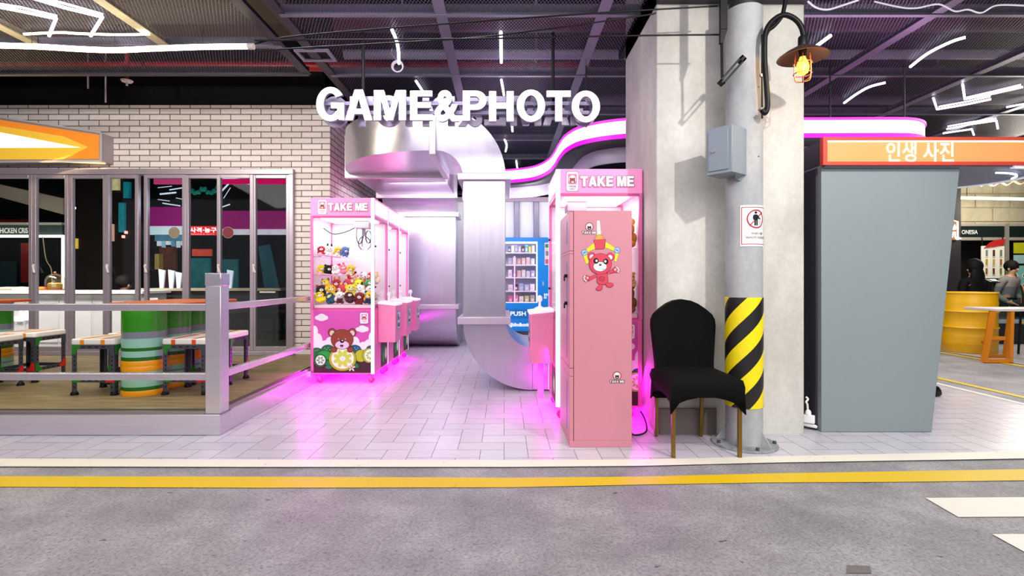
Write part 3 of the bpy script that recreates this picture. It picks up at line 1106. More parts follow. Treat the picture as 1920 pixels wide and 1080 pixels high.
def make_drum(label):
    t = thing('striped_drum', label, 'drum', (0, 0, 0), 'striped drums carrying the orange table tops')
    cols = ['f2a012', '1b6a14', '8fc3a8', '7b8390', '8fc3a8', 'f2a012', 'f2a012', '1b6a14', '93c9b4', '1b6a14', '93c9b4', '7d8390', '2f8a14']
    hs = [.0, .045, .075, .145, .16, .20, .243, .288, .318, .368, .395, .47, .525, .73]
    mb = MB()
    r = .163
    n = 36
    prof = []
    for i in range(len(cols)):
        z0, z1 = hs[i], hs[i + 1]
        mb.mat(i)
        bulge = .004 if cols[i] == 'f2a012' else 0
        L = []
        for rr, z in ((r + bulge * .2, z0), (r + bulge, z0 + .25 * (z1 - z0)), (r + bulge, z0 + .75 * (z1 - z0)), (r + bulge * .2, z1)):
            L.append([(rr * math.cos(2 * math.pi * k / n), rr * math.sin(2 * math.pi * k / n), z) for k in range(n)])
        mb.loops(L, cap=(i in (0, len(cols) - 1)))
    obj('drum_body', mb, [M(c, .28) for c in cols], t)
    obj('rim', MB().lathe([(r - .002, .722), (r + .006, .726), (r + .006, .738), (r - .01, .74)], (0, 0, 0), 36), M('c3c7cc', .3, .8), t)
    return t


drum = make_drum('green, grey and orange striped drum under the table, nearest of its three')
drum.location = (-3.03, 4.32, .15)
for loc, l in (((-3.03, 4.655, .15), 'middle striped drum of the three in a row under the table'), ((-3.03, 4.99, .15), 'farthest striped drum of the three, partly behind the corner post'),
               ((-5.0, 4.32, .15), 'striped drum under the table at the left edge, nearest of its row'), ((-5.0, 4.99, .15), 'striped drum under the table at the left edge, farther one')):
    o = dup(drum)
    o.location, o['label'] = loc, l
for x0, x1, l in ((-3.30, -2.63, 'orange wooden table top resting on the striped drums by the corner post'), (-5.35, -4.66, 'orange wooden table top at the left edge behind the rail')):
    tt = thing('table_top', l, 'table top', ((x0 + x1) / 2, 4.65, .89))
    obj('board', MB().prism([(x, y, .89) for x, y in rrect(x0, 4.2, x1, 5.12, .11)], (0, 0, .022)), ORTOP, tt, bevel=.004)
    obj('edge_band', MB().loops([[(x, y, z) for x, y in rrect(x0 - .003, 4.197, x1 + .003, 5.123, .112)] for z in (.888, .908)], cap=False), M('b04a1e', .4), tt)

# ================================================================ SHOPFRONT WINDOWS
ALF = M('aaa0ad', .35, .45, noise=.05)
GL = glass((.92, .95, .96), .05, 'window_glass')
YW = 6.5
fx = lambda px: (px - CX) * YW / F
struct('trim_8', MB().box(-9, 6.44, 2.43, -2.654, 6.56, 2.50).box(-2.71, 6.44, .15, -2.654, 6.56, 2.43).box(-9, 6.44, .15, -2.71, 6.56, .20), ALF, bevel=.005)
PANES = [(-175, -80, 0), (-66, 66, 0), (66, 133, 0), (133, 203, .01), (203, 264, 0), (274, 352, 0), (350, 416, .01), (410, 478, 0), (475, 545, .01)]
for n, (a, b, dy) in enumerate(PANES):
    x0, x1 = fx(a), fx(b)
    w = .045 if n > 0 else .05
    y0 = 6.455 + dy
    wn = struct('window_%d' % (n + 1), MB().box(x0, y0, .2, x0 + w, y0 + .05, 2.43).box(x1 - w, y0, .2, x1, y0 + .05, 2.43).box(x0 + w, y0, 2.385, x1 - w, y0 + .05, 2.43).box(x0 + w, y0, .2, x1 - w, y0 + .05, .26), ALF, bevel=.004)
    obj('glass_pane', MB().box(x0 + w, y0 + .022, .26, x1 - w, y0 + .028, 2.385), GL, wn, smooth=False)
    if n in (2, 4, 5, 7, 8):
        hx = x0 + w / 2
        obj('window_handle', MB().box(hx - .012, y0 - .012, 1.20, hx + .012, y0, 1.30).bar((hx, y0 - .02, 1.28), (hx + .035, y0 - .03, 1.19), .018, .018), M('e6e2e6', .3, .3), wn, bevel=.003)
    if n == 8:
        obj('door_closer', MB().box(x0 + .1, y0 - .01, .94, x0 + .30, y0, .955), M('d8d8dc', .4), wn)

# ---- what stands behind the glass
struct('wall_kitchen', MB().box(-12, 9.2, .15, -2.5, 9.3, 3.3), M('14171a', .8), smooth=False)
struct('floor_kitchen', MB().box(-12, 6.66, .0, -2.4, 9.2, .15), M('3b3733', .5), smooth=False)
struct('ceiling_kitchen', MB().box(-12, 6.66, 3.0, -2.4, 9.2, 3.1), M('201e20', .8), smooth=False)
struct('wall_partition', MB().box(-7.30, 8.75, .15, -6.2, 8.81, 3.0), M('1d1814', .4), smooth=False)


def KP(px, py, Y):
    return P(px, py, Y)


ct = thing('service_counter', 'long white panelled counter behind the left windows', 'counter', (-7, 7.6, .15))
obj('counter_body', MB().box(-9.5, 7.4, .15, -5.24, 7.95, .90), M('dcd5d2', .45), ct)
obj('counter_top', MB().box(-9.5, 7.36, .90, -5.2, 8.0, .945), M('ece7e2', .3), ct, bevel=.004)
mb = MB()
for k in range(9):
    mb.box(-9.3 + k * .48, 7.392, .2, -9.3 + k * .48 + .46, 7.4, .84)
obj('front_panel', mb, M('d2cac9', .4), ct, bevel=.003)
sgn = Art().text('ㄴ', 0, 0, .1, .12, M('ffffff', .4, emit=3), False)
a0, a1 = KP(5, 605, 7.385), KP(52, 583, 7.385)
# white glowing bracket marks on the counter front
mb = MB()
for x0, y0, x1, y1 in ((6, 583, 11, 602), (15, 595, 26, 602), (30, 595, 36, 602), (36, 583, 42, 602), (46, 583, 52, 600)):
    p, q = KP(x0, y1, 7.38), KP(x1, y0, 7.38)
    mb.box(p.x, 7.378, p.z, q.x, 7.391, q.z)
obj('lettering', mb, M('ffffff', .4, emit=2.2), ct)
# kitchen fascia with lettering and light lines
kf = thing('menu_fascia', 'dark kitchen fascia lettered HICKEN CRIS behind the left windows', 'sign', (-7.2, 8.9, 1.9))
p, q = KP(-120, 440, 8.9), KP(119, 424, 8.9)
obj('board', MB().box(p.x, 8.88, p.z, q.x, 8.94, q.z + .02), M('3c4a48', .5), kf)
Art(.002).text('HICKEN CRIS', 0, 0, KP(52, 0, 8.9).x - KP(0, 0, 8.9).x, .09, M('e8e6e0', .5, emit=.4), False, .02).build('lettering', (KP(0, 437, 8.875).x, 8.877, KP(0, 437, 8.875).z), (1, 0, 0), (0, 0, 1), kf)
obj('top_rail', MB().box(p.x, 8.86, q.z + .02, q.x, 8.94, q.z + .06), M('d9d6c8', .4), kf)
kl = thing('kitchen_light_line', 'bright white light line under the kitchen fascia turning down at its end', 'light', (-7.2, 8.8, 1.8))
p, q = KP(-120, 445, 8.8), KP(119, 441, 8.8)
obj('tube', MB().box(p.x, 8.78, p.z, q.x, 8.81, q.z), M('fffbe8', .4, emit=5), kl)
p, q = KP(117, 542, 8.8), KP(120.5, 441, 8.8)
obj('tube', MB().box(p.x, 8.78, p.z, q.x, 8.81, q.z), M('fffbe8', .4, emit=5), kl)
# sloping white ceiling beam and red strip
p = [KP(-80, 348, 8.6), KP(118, 402, 8.6), KP(118, 372, 8.6), KP(-80, 328, 8.6)]
tag(obj('bulkhead_beam', MB().prism([tuple(v) for v in p], (0, .25, 0)), M('cfc8b4', .5), smooth=False), 'pale sloping ceiling beam seen through the two leftmost windows', 'beam')
p, q = KP(-80, 424, 9.16), KP(55, 411, 9.16)
tag(obj('red_banner', MB().box(p.x, 9.16, p.z, q.x, 9.2, q.z), M('8c1a18', .5)), 'dark red banner above the HICKEN CRIS fascia', 'banner')
p, q = KP(33, 530, 9.1), KP(50, 455, 9.1)
tag(obj('menu_poster', MB().box(p.x, 9.16, p.z, q.x, 9.19, q.z), M('7d1417', .5)), 'narrow red poster on the dark kitchen wall', 'poster')
p, q = KP(-60, 540, 9.1), KP(28, 490, 9.1)
tag(obj('kitchen_machine', MB().box(p.x, 8.8, .95, q.x, 9.15, q.z), M('243a40', .4), bevel=.02), 'dark teal kitchen appliance on the counter behind the leftmost window', 'appliance')
# cake dome and food on the counter
d = KP(103, 545, 7.7)
cd = thing('cake_dome', 'clear cake dome with cakes on the white counter', 'cake dome', (d.x, 7.7, .945))
obj('plate', MB().lathe([(.0, 0), (.13, 0), (.14, .015), (.0, .015)], (d.x, 7.7, .945), 20), M('b8432c', .4), cd)
obj('dome', MB().lathe([(.125, .015), (.125, .15), (.10, .21), (.05, .245), (.004, .25)], (d.x, 7.7, .945), 20), glass((.95, .97, .95), .2, 'dome'), cd)
obj('knob', MB().ell((d.x, 7.7, .945 + .265), (.018, .018, .018)), M('b06a3a', .4), cd)
tag(obj('cake', MB().lathe([(0, 0), (.09, 0), (.09, .08), (.06, .10), (0, .10)], (d.x, 7.7, .961), 16), M('a9812f', .6)), 'round golden cake under the clear dome', 'cake')
for px, c, l in ((78, 'd8641e', 'heap of orange fried food left of the cake dome'), (40, 'e2d9c4', 'pale dish on the counter behind the second window'), (15, '9c8f80', 'grey tray on the counter at the left edge')):
    d = KP(px, 540, 7.65)
    tag(obj('food_dish', MB().lathe([(0, 0), (.10, 0), (.12, .03), (.08, .05), (0, .055)], (d.x, 7.65, .945), 14), M(c, .6, noise=.3, scale=30)), l, 'food')
p = [KP(80, 443, 8.77), KP(86, 485, 8.77), KP(96, 505, 8.77), KP(98, 538, 8.77)]
tag(obj('dangling_cable', MB().tube(smooth_pts(p, 6), .008, 6), M('b5a27a', .5)), 'beige cord dangling below the kitchen light line', 'cord')
p = KP(139, 390, 7.6)
tag(obj('spot_lamp', MB().ell(p, (.022, .022, .022)).cyl(p, (p.x, p.y, 3.0), .006, 6), M('fff6e0', .4, emit=8)), 'small glaring bulb behind the third window', 'lamp')
# posters and signs in the dark bar part; pink, purple and pale bands imitate reflections
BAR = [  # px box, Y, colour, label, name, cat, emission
    ((413, 326, 545, 345), 9.0, 'd0085c', 'bright pink band imitating a reflection at the top of the right windows', 'pink_fascia', 'fascia', .7),
    ((288, 326, 344, 345), 9.0, 'd84a86', 'short pink band imitating a reflection at the top of the middle window', 'pink_fascia', 'fascia', .5),
    ((276, 388, 346, 424), 8.9, 'a0147e', 'purple band imitating a reflection in the middle window', 'purple_fascia', 'fascia', .40),
    ((414, 395, 541, 430), 8.9, '96106c', 'wide purple band imitating a reflection in the two rightmost windows', 'purple_fascia', 'fascia', .42),
    ((276, 424, 346, 440), 8.8, 'd6ecf2', 'pale strip of imitated reflection under the purple band, middle window', 'light_strip', 'light', .6),
    ((414, 429, 541, 440), 8.8, 'ded6e2', 'pale strip of imitated reflection under the wide purple band at right', 'light_strip', 'light', .5),
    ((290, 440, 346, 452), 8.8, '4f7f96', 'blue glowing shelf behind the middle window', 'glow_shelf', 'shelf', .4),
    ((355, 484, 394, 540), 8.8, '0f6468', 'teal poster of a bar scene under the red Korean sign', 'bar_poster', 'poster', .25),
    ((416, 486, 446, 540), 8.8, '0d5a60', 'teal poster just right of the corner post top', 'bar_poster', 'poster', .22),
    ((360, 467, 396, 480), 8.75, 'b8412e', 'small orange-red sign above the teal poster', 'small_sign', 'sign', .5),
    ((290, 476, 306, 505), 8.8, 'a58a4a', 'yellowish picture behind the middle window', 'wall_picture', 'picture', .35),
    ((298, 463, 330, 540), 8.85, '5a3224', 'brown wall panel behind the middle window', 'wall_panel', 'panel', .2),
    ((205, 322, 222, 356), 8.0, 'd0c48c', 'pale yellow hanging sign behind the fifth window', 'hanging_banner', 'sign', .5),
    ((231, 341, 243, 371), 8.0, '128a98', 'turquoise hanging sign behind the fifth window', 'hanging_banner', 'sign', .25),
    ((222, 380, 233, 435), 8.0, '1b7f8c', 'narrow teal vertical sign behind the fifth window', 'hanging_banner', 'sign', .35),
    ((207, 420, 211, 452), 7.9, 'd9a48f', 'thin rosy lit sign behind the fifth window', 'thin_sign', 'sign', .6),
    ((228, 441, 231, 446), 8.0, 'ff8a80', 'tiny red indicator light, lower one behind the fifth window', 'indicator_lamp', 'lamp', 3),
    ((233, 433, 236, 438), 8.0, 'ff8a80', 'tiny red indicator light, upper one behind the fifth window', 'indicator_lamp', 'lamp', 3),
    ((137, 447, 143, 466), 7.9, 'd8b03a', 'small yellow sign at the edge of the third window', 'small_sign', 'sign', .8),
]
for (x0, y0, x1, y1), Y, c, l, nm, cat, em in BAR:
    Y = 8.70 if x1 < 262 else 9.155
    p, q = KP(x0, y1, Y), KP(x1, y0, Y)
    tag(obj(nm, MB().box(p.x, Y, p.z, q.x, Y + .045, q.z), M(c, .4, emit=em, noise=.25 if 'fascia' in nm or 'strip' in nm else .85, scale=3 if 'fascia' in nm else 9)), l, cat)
# teal leaning board (rightmost window)
p = [KP(484, 462, 9.12), KP(506, 458, 9.12), KP(524, 545, 9.12), KP(497, 550, 9.12)]
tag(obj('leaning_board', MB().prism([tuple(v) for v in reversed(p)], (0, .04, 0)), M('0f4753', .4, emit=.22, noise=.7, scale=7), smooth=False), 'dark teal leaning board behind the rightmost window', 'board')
# red sign with Korean lettering
p, q = KP(354, 441, 7.2), KP(408, 424, 7.2)
ks = thing('korean_sign', 'red sign with white Korean lettering behind the window', 'sign', (p.x, 7.2, p.z))
obj('board', MB().box(p.x, 7.2, p.z, q.x, 7.23, q.z), M('c4101c', .4, emit=.7), ks)
ww, hh = q.x - p.x, q.z - p.z
Art(.002).text('사격·농구', ww * .04, hh * .28, ww * .97, hh * .86, M('ffffff', .5, emit=1.2), False, .02).text('shooting & sports', ww * .06, hh * .04, ww * .9, hh * .17, M('f0c8c8', .5, emit=.6), False, .0).build('lettering', (p.x, 7.199, p.z), (1, 0, 0), (0, 0, 1), ks)
ps, qs = KP(354, 430, 7.2), KP(408, 424, 7.2)
for px in (356, 406):
    obj('hanger', MB().cyl((KP(px, 0, 7.2).x, 7.215, q.z), (KP(px, 0, 7.2).x, 7.215, 3.0), .006, 6), DARK, ks)
# round window decals
for px, c, l in ((327, '8a7a64', 'round pale sticker on the middle window glass'), (428, '701c2a', 'round red sticker on the window glass right of the Korean sign')):
    o = KP(px, 436, 6.48)
    Y0 = 6.476
    a = Art(.001).ell(0, 0, .072, .072, M('a8a2a8', .5)).ell(0, 0, .068, .068, M(c, .5))
    x = a.build('window_sticker', (o.x, Y0, o.z), (1, 0, 0), (0, 0, 1))
    tag(x, l, 'sticker')
# garland and shelf clutter of the dark room
g_ = [KP(354 + 6 * i, 348 + 11 * math.sin(math.pi * ((i * 6) % 27) / 27), 9.12) for i in range(10)]
gl_ = thing('leaf_garland', 'teal leaf garland hanging in arcs above the red Korean sign', 'garland', g_[0])
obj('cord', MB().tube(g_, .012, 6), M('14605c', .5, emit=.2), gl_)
mb = MB()
for i, q in enumerate(g_):
    mb.ell(q + Vector((0, 0, -.03)), (.035, .02, .05), Matrix.Rotation(i * .7, 3, 'Y'), 8, 5)
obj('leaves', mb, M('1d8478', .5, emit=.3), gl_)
for i, (px, py, w_, h_, c_) in enumerate(((294, 452, 5, 9, 'e8f0f4'), (303, 452, 4, 12, '9cc4d8'), (311, 452, 6, 7, 'f4f4f0'), (321, 452, 4, 10, '6aa0c0'), (330, 452, 5, 12, 'dce8f0'), (339, 452, 4, 8, 'f0e8d8'))):
    p, q = KP(px, py + h_, 9.1), KP(px + w_, py, 9.1)
    tag(obj('shelf_bottle', MB().box(p.x, 9.1, p.z, q.x, 9.155, q.z), M(c_, .4, emit=.4)), 'small %s item on the blue glowing shelf behind the middle window' % ['white leftmost', 'pale blue second', 'low white third', 'blue fourth', 'tall pale fifth', 'cream rightmost'][i], 'bottle', 'items on the glowing shelf')
# glowing tubes imitating light streaks reflected in the glass
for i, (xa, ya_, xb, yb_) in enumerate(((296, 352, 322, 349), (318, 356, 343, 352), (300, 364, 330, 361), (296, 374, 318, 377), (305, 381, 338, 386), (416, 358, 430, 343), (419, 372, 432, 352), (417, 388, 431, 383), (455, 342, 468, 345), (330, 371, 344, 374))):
    tag(obj('reflected_streak', MB().tube([KP(xa, ya_, 9.17), KP(xb, yb_, 9.17)], .006 + .004 * (i % 3), 6), M('d4e4f4', .4, emit=.9)), 'thin white glowing tube imitating a reflected streak in the middle and right windows', 'light', 'imitated reflection streaks behind the windows')
# long bar table and stacked white cloths inside
bt = thing('bar_table', 'pale topped bar table in the dark room behind the right windows', 'table', (-4.3, 8.2, .15))
obj('table_top', MB().box(-5.75, 8.02, .93, -3.5, 8.5, .97), M('a99a82', .4), bt)
obj('table_front', MB().box(-5.70, 8.06, .15, -3.55, 8.45, .93), M('2c2a2a', .5), bt)
for px, y0, y1, l in ((299, 507, 522, 'small white folded cloth standing on the bar table, leftmost'), (317, 508, 540, 'white folded cloth standing on the bar table, second from left'), (331, 512, 545, 'white folded cloth standing on the bar table, third from left'), (428, 508, 545, 'white folded cloth seen right of the corner post top')):
    p, q = KP(px - 6, y1, 8.0), KP(px + 6, y0, 8.0)
    q2 = [(p.x + .02, 8.05, .971), (q.x - .03, 8.05, .971), (q.x, 8.05, q.z), (p.x, 8.05, q.z + .02)]
    mb = MB().prism(q2, (0, .03, 0))
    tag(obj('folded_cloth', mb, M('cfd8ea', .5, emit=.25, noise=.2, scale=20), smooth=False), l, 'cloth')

# ================================================================ CLAW MACHINES
PK, PKD = M('e673b4', .35), M('cf4590', .35)
PKL = M('f08cc0', .4, emit=.35)
WL = M('ffffff', .4, emit=4.0)
CG = glass((1, 1, 1), .05, 'machine_glass')
c_pink, c_wh, c_brn, c_lil, c_dk = M('cf50ae', .5), M('efe6f0', .5), M('8a3a26', .5), M('dccbe2', .5), M('231417', .5)
c_soil, c_bush, c_blue, c_lime, c_gr = M('3c1519', .5), M('176a3c', .5), M('185a78', .5), M('18a03a', .5), M('0f7a3c', .5)
c_yel, c_flesh, c_pale, c_bei = M('b2bc1c', .5), M('bcd84c', .5), M('f2f6e4', .5), M('d8c8b8', .5)


def badge(a, x0, y0, x1, y1):
    w, h = x1 - x0, y1 - y0
    a.rr(x0 - .03 * w, y0 - .03 * w, x1 + .03 * w, y1 + .03 * w, .18 * w, M('8c4a66', .5))
    a.rr(x0, y0, x1, y1, .18 * w, c_wh)
    a.rr(x0 + .14 * w, y0 + .36 * h, x1 - .14 * w, y1 - .12 * h, .04 * w, M('d678a8', .5))
    a.ell(x0 + .5 * w, y0 + .62 * h, .30 * w, .20 * h, M('f4e2ee', .5))
    for s in (-1, 1):
        a.ell(x0 + .5 * w + s * .17 * w, y0 + .64 * h, .07 * w, .05 * h, c_brn)
    a.ell(x0 + .5 * w, y0 + .53 * h, .22 * w, .14 * h, c_brn)
    a.ell(x0 + .5 * w, y0 + .46 * h, .12 * w, .06 * h, c_bei)
    a.text('TAKE ME', x0 + .2 * w, y0 + .2 * h, x1 - .2 * w, y0 + .29 * h, M('a090a0', .5))
    a.line((x0 + .3 * w, y0 + .12 * h), (x1 - .3 * w, y0 + .12 * h), .04 * h, M('c0b0c0', .5))
    return a


def bear_art():
    a = Art(.00007)
    k = .6 / 853

    def e(x, y, rx, ry, m, rot=0, **kw):
        a.ell((x - 85) * k, (948 - y) * k, rx * k, ry * k, m, rot, **kw)

    def oe(x, y, rx, ry, m, rot=0):
        e(x, y, rx + 5, ry + 5, c_dk, rot)
        e(x, y, rx, ry, m, rot)

    def r(x0, y0, x1, y1, m):
        a.poly([((x0 - 85) * k, (948 - y1) * k), ((x1 - 85) * k, (948 - y1) * k), ((x1 - 85) * k, (948 - y0) * k), ((x0 - 85) * k, (948 - y0) * k)], m)
    r(85, 15, 938, 948, c_pink)
    for q in ((150, 128, 45, 33), (205, 108, 58, 40), (260, 128, 42, 34), (205, 148, 60, 30), (755, 300, 44, 30), (810, 285, 60, 42), (868, 298, 38, 34), (812, 318, 55, 28)):
        e(*q, c_wh)
    for q in ((95, 330, 55, 85), (145, 460, 72, 100), (270, 540, 110, 75), (330, 500, 70, 85), (700, 500, 70, 90), (830, 560, 75, 75), (945, 430, 40, 85), (900, 530, 60, 80)):
        e(*q, c_wh)
    r(85, 500, 938, 640, c_wh)
    for q, m in (((130, 650, 95, 72), c_bush), ((300, 615, 100, 82), c_bush), ((700, 615, 95, 80), c_blue), ((930, 610, 60, 65), c_blue)):
        oe(*q, m)
    r(85, 650, 938, 790, c_gr)
    r(85, 775, 938, 948, c_soil)
    for x, y in ((255, 580), (280, 600), (305, 575), (330, 605), (110, 620), (140, 610), (700, 575), (720, 600), (745, 580)):
        e(x, y, 6, 6, M('bfe0d0', .5), n=10)
    for x, y, rt in ((330, 850, 20), (290, 800, -10), (700, 830, -30)):
        oe(x, y, 70, 34, c_gr, rt)
    oe(240, 690, 105, 72, c_lime, 8)
    oe(790, 695, 88, 90, c_yel, -12)
    oe(910, 690, 98, 108, M('a9b43a', .5))
    e(925, 690, 80, 90, c_pale)
    for i in range(8):
        e(925 + 42 * math.cos(i * .785), 690 + 46 * math.sin(i * .785), 22, 14, M('a8c46a', .5), -i * 45)
    oe(185, 765, 90, 92, M('14782c', .5))
    e(190, 760, 72, 74, c_pale)
    for i in range(6):
        e(190 + 38 * math.cos(i * 1.047), 760 + 38 * math.sin(i * 1.047), 22, 15, M('6fb06a', .5), -i * 60)
    oe(519, 740, 203, 180, M('a5b018', .5))
    e(519, 735, 168, 152, c_pale)
    for i in range(8):
        t = math.radians(i * 45 + 22)
        e(519 + 92 * math.cos(t), 735 + 84 * math.sin(t), 54, 32, c_flesh, -math.degrees(t))
    e(519, 735, 22, 20, M('dfe0ee', .5))
    for s in (-1, 1):
        oe(513 + s * 150, 345, 56, 56, c_brn)
        e(513 + s * 148, 358, 38, 42, c_bei)
    oe(513, 450, 164, 146, c_brn)
    e(513, 532, 102, 62, c_lil)
    e(512, 478, 33, 25, c_dk)
    e(516, 468, 14, 8, c_wh)
    for s in (-1, 1):
        e(510 + s * 52, 450, 13, 13, c_dk)
        e(510 + s * 52, 446, 8, 9, c_wh)
    e(507, 545, 28, 16, c_dk)
    e(507, 556, 18, 12, M('b03a4a', .5))
    for s in (-1, 1):
        oe(513 + s * 122, 602, 46, 38, c_brn, 20 * s)
    for i in range(5):
        t = math.radians(90 + i * 72)
        e(655 + 34 * math.cos(t), 872 - 34 * math.sin(t), 30, 15, c_dk, math.degrees(t))
    for i in range(5):
        t = math.radians(90 + i * 72)
        e(655 + 34 * math.cos(t), 872 - 34 * math.sin(t), 26, 11, M('f0d8c0', .5), math.degrees(t))
    e(655, 872, 12, 12, M('a0603a', .5))
    a.clip(0, 0, .6, .655)
    badge(a, (780 - 85) * k, (948 - 215) * k, (900 - 85) * k, (948 - 55) * k)
    return a


def make_machine(label, far=1):
    t = thing('claw_machine', label, 'claw machine', (0, 0, 0), 'pink claw machines')
    hx, hy = .335, .315
    base = obj('base_cabinet', MB().box(-hx, -hy, .106, hx, hy, .785), PK, t, bevel=.006)
    for s in (-1, 1):
        ar = bear_art()
        ar.build('printed_panel', (-.30 if s < 0 else .30, s * (hy + .0008), .122), (-s, 0, 0), (0, 0, 1), base)
    # lime door under the glass on the player's side
    a = Art(.0006).rr(0, 0, .28, .27, .01, c_soil)
    for x, y, rx, ry, m in ((.06, .16, .06, .07, c_bush), (.15, .15, .05, .08, c_gr), (.22, .13, .055, .075, M('a8c46a', .5)), (.22, .13, .04, .055, c_pale), (.09, .10, .05, .06, c_lime)):
        a.ell(x, y, rx, ry, m)
    a.clip(0, 0, .28, .27).build('prize_door', (hx + .001, -.02, .13), (0, 1, 0), (0, 0, 1), base)
    hd = obj('header_box', MB().box(-hx, -hy, 1.765, hx, hy, 1.956), [PKL], t, bevel=.004)
    for s in (-1, 1):
        a = Art(.0008)
        badge(a, .056, .018, .148, .168)
        a.text('TAKE ME', .165, .055, .575, .132, M('ffffff', .4, emit=1.6), outline=M('a87a9c', .5), ow=.0055)
        a.build('lettering', (-.31 if s < 0 else .31, s * (hy + .001), 1.765), (-s, 0, 0), (0, 0, 1), hd)
    a = Art(.0008).rr(.03, .02, .60, .17, .02, M('ffd6ec', .4, emit=.9)).text('TAKE ME', .12, .06, .52, .13, M('ffffff', .4, emit=3))
    a.build('lettering', (hx + .001, -hy, 1.765), (0, 1, 0), (0, 0, 1), hd)
    for sx in (-1, 1):
        for sy in (-1, 1):
            x, y = sx * (hx - .0125), sy * (hy - .0125)
            obj('corner_post', MB().box(x - .0125, y - .0125, .785, x + .0125, y + .0125, 1.765), PK, t)
    for z0, z1 in ((.785, .80), (1.745, 1.765)):
        mb = MB()
        mb.box(-hx + .025, -hy, z0, hx - .025, -hy + .02, z1).box(-hx + .025, hy - .02, z0, hx - .025, hy, z1).box(hx - .02, -hy + .025, z0, hx, hy - .025, z1)
        obj('glass_frame', mb, PKD, t)
    obj('inner_wall', MB().box(-hx + .026, far * (hy - .012) - .004, .801, hx - .026, far * (hy - .012) + .004, 1.744), M('f4eaf2', .4), t, smooth=False)
    for sy in (-far,):
        y = sy * (hy - .012)
        obj('side_glass', MB().box(-hx + .025, y - .002, .80, hx - .025, y + .002, 1.745), CG, t, smooth=False)
    dg = obj('glass_door', MB().box(hx - .014, -hy + .025, .80, hx - .010, hy - .025, 1.745), CG, t, smooth=False)
    for z in (1.45, 1.02):
        obj('lock', MB().cyl((hx - .01, -hy + .05, z), (hx + .008, -hy + .05, z), .010, 10), M('2a2228', .4), dg)
    obj('back_panel', MB().box(-hx, -hy + .025, .785, -hx + .012, hy - .025, 1.765), M('f6eef6', .4), t)
    obj('prize_tray', MB().box(-hx + .03, -hy + .03, .786, hx - .03, hy - .03, .83), M('f2d6e6', .45), t, bevel=.004)
    obj('ceiling_light', MB().box(-.25, -.24, 1.742, .25, .24, 1.76), M('ffffff', .4, emit=2), t)
    for s in (-1, 1):
        obj('light_strip', MB().box(hx - .032, s * (hy + .002) - .004, .11, hx + .002, s * (hy + .002) + .004, 1.95), M('c4eef6', .4, emit=1.0), t)
    cl = obj('claw_unit', MB().box(.06, -.09, 1.66, .22, .09, 1.742).cyl((.14, 0, 1.66), (.14, 0, 1.58), .02, 12), M('a88aa0', .4), t, bevel=.004)
    mb = MB()
    for k in range(3):
        an = k * 2.094
        c, s = math.cos(an), math.sin(an)
        mb.tube(smooth_pts([(.14 + c * r, s * r, z) for r, z in ((.015, 1.58), (.07, 1.53), (.075, 1.47), (.035, 1.43))], 4), .007, 6)
    obj('claw', mb, M('8f8a96', .3, .7), cl)
    mb = MB()
    mb.tube(smooth_pts([(.08, -.05, 1.68), (-.05, -.06, 1.62), (-.18, -.07, 1.60), (-.28, -.08, 1.66)], 6), .0075, 6)
    mb.tube(smooth_pts([(.09, -.07, 1.68), (.08, -.08, 1.58), (.10, -.08, 1.50), (.13, -.08, 1.50), (.15, -.08, 1.58), (.14, -.07, 1.68)], 6), .006, 6)
    for k in range(4):
        mb.tube([(.20 + .03 * math.cos(a * .42), -.05 + .012 * k, 1.57 + .07 * math.sin(a * .42)) for a in range(15)], .003, 5, closed=True)
    obj('cable', mb, M('332e3a', .5), cl)
    # clear prize shelves on the back with pink pegs
    mb = MB()
    for z in (1.14, 1.34):
        mb.box(-hx + .012, -.27, z, -.02, .27, z + .006)
    obj('prize_shelf', mb, glass((.97, .93, .97), .12, 'shelf_glass'), t, smooth=False)
    mb = MB()
    for z in (1.145, 1.345):
        mb.tube([(-hx + .05, -.275, z + .02), (-.03, -.275, z - .01)], .008, 8)
        mb.ell((-hx + .09, -.28, z + .015), (.026, .012, .026))
    obj('peg', mb, M('f2a0c4', .4), t)
    cb = obj('control_box', MB().prism([(hx, -.16, .42), (hx + .19, -.16, .42), (hx + .19, -.16, .815), (hx, -.16, .835)], (0, .32, 0)), M('ee8cb8', .4), t, bevel=.008)
    obj('lid', MB().prism([(hx - .0, -.17, .835), (hx + .20, -.17, .815), (hx + .20, -.17, .838), (hx, -.17, .862)], (0, .34, 0)), M('fbeaf4', .35, emit=.4), cb, bevel=.005)
    js = obj('joystick', MB().lathe([(.05, .0), (.045, .015), (.012, .03), (.009, .07)], (hx + .10, -.06, .842), 16).ell((hx + .10, -.06, .935), (.024, .024, .03)), M('f6f2f6', .35), cb)
    a = Art(.0008).rr(0, 0, .15, .20, .012, M('7a8290', .4)).rr(.008, .008, .142, .192, .01, M('cfe4ec', .4)).rr(.03, .10, .075, .17, .005, M('2a3038', .4)).ell(.11, .12, .018, .018, M('39434e', .4)).rr(.03, .03, .12, .07, .005, M('4b5560', .4))
    a.build('coin_panel', (hx + .191, -.08, .55), (0, 1, 0), (0, 0, 1), cb)
    for sx in (-1, 1):
        for sy in (-1, 1):
            x, y = sx * .27, sy * .25
            ca = obj('caster', MB().box(x - .022, y - .022, .085, x + .022, y + .022, .106).prism([(x - .02, y - .018, .085), (x + .02, y - .018, .085), (x + .035, y - .018, .03), (x + .01, y - .018, .03)], (0, .004, 0)).prism([(x - .02, y + .014, .085), (x + .02, y + .014, .085), (x + .035, y + .014, .03), (x + .01, y + .014, .03)], (0, .004, 0)), M('c4608a', .35), t, bevel=.002)
            obj('wheel', MB().cyl((x + .02, y - .012, .0395), (x + .02, y + .012, .0395), .033, 18), M('a8386a', .4), ca, bevel=.003)
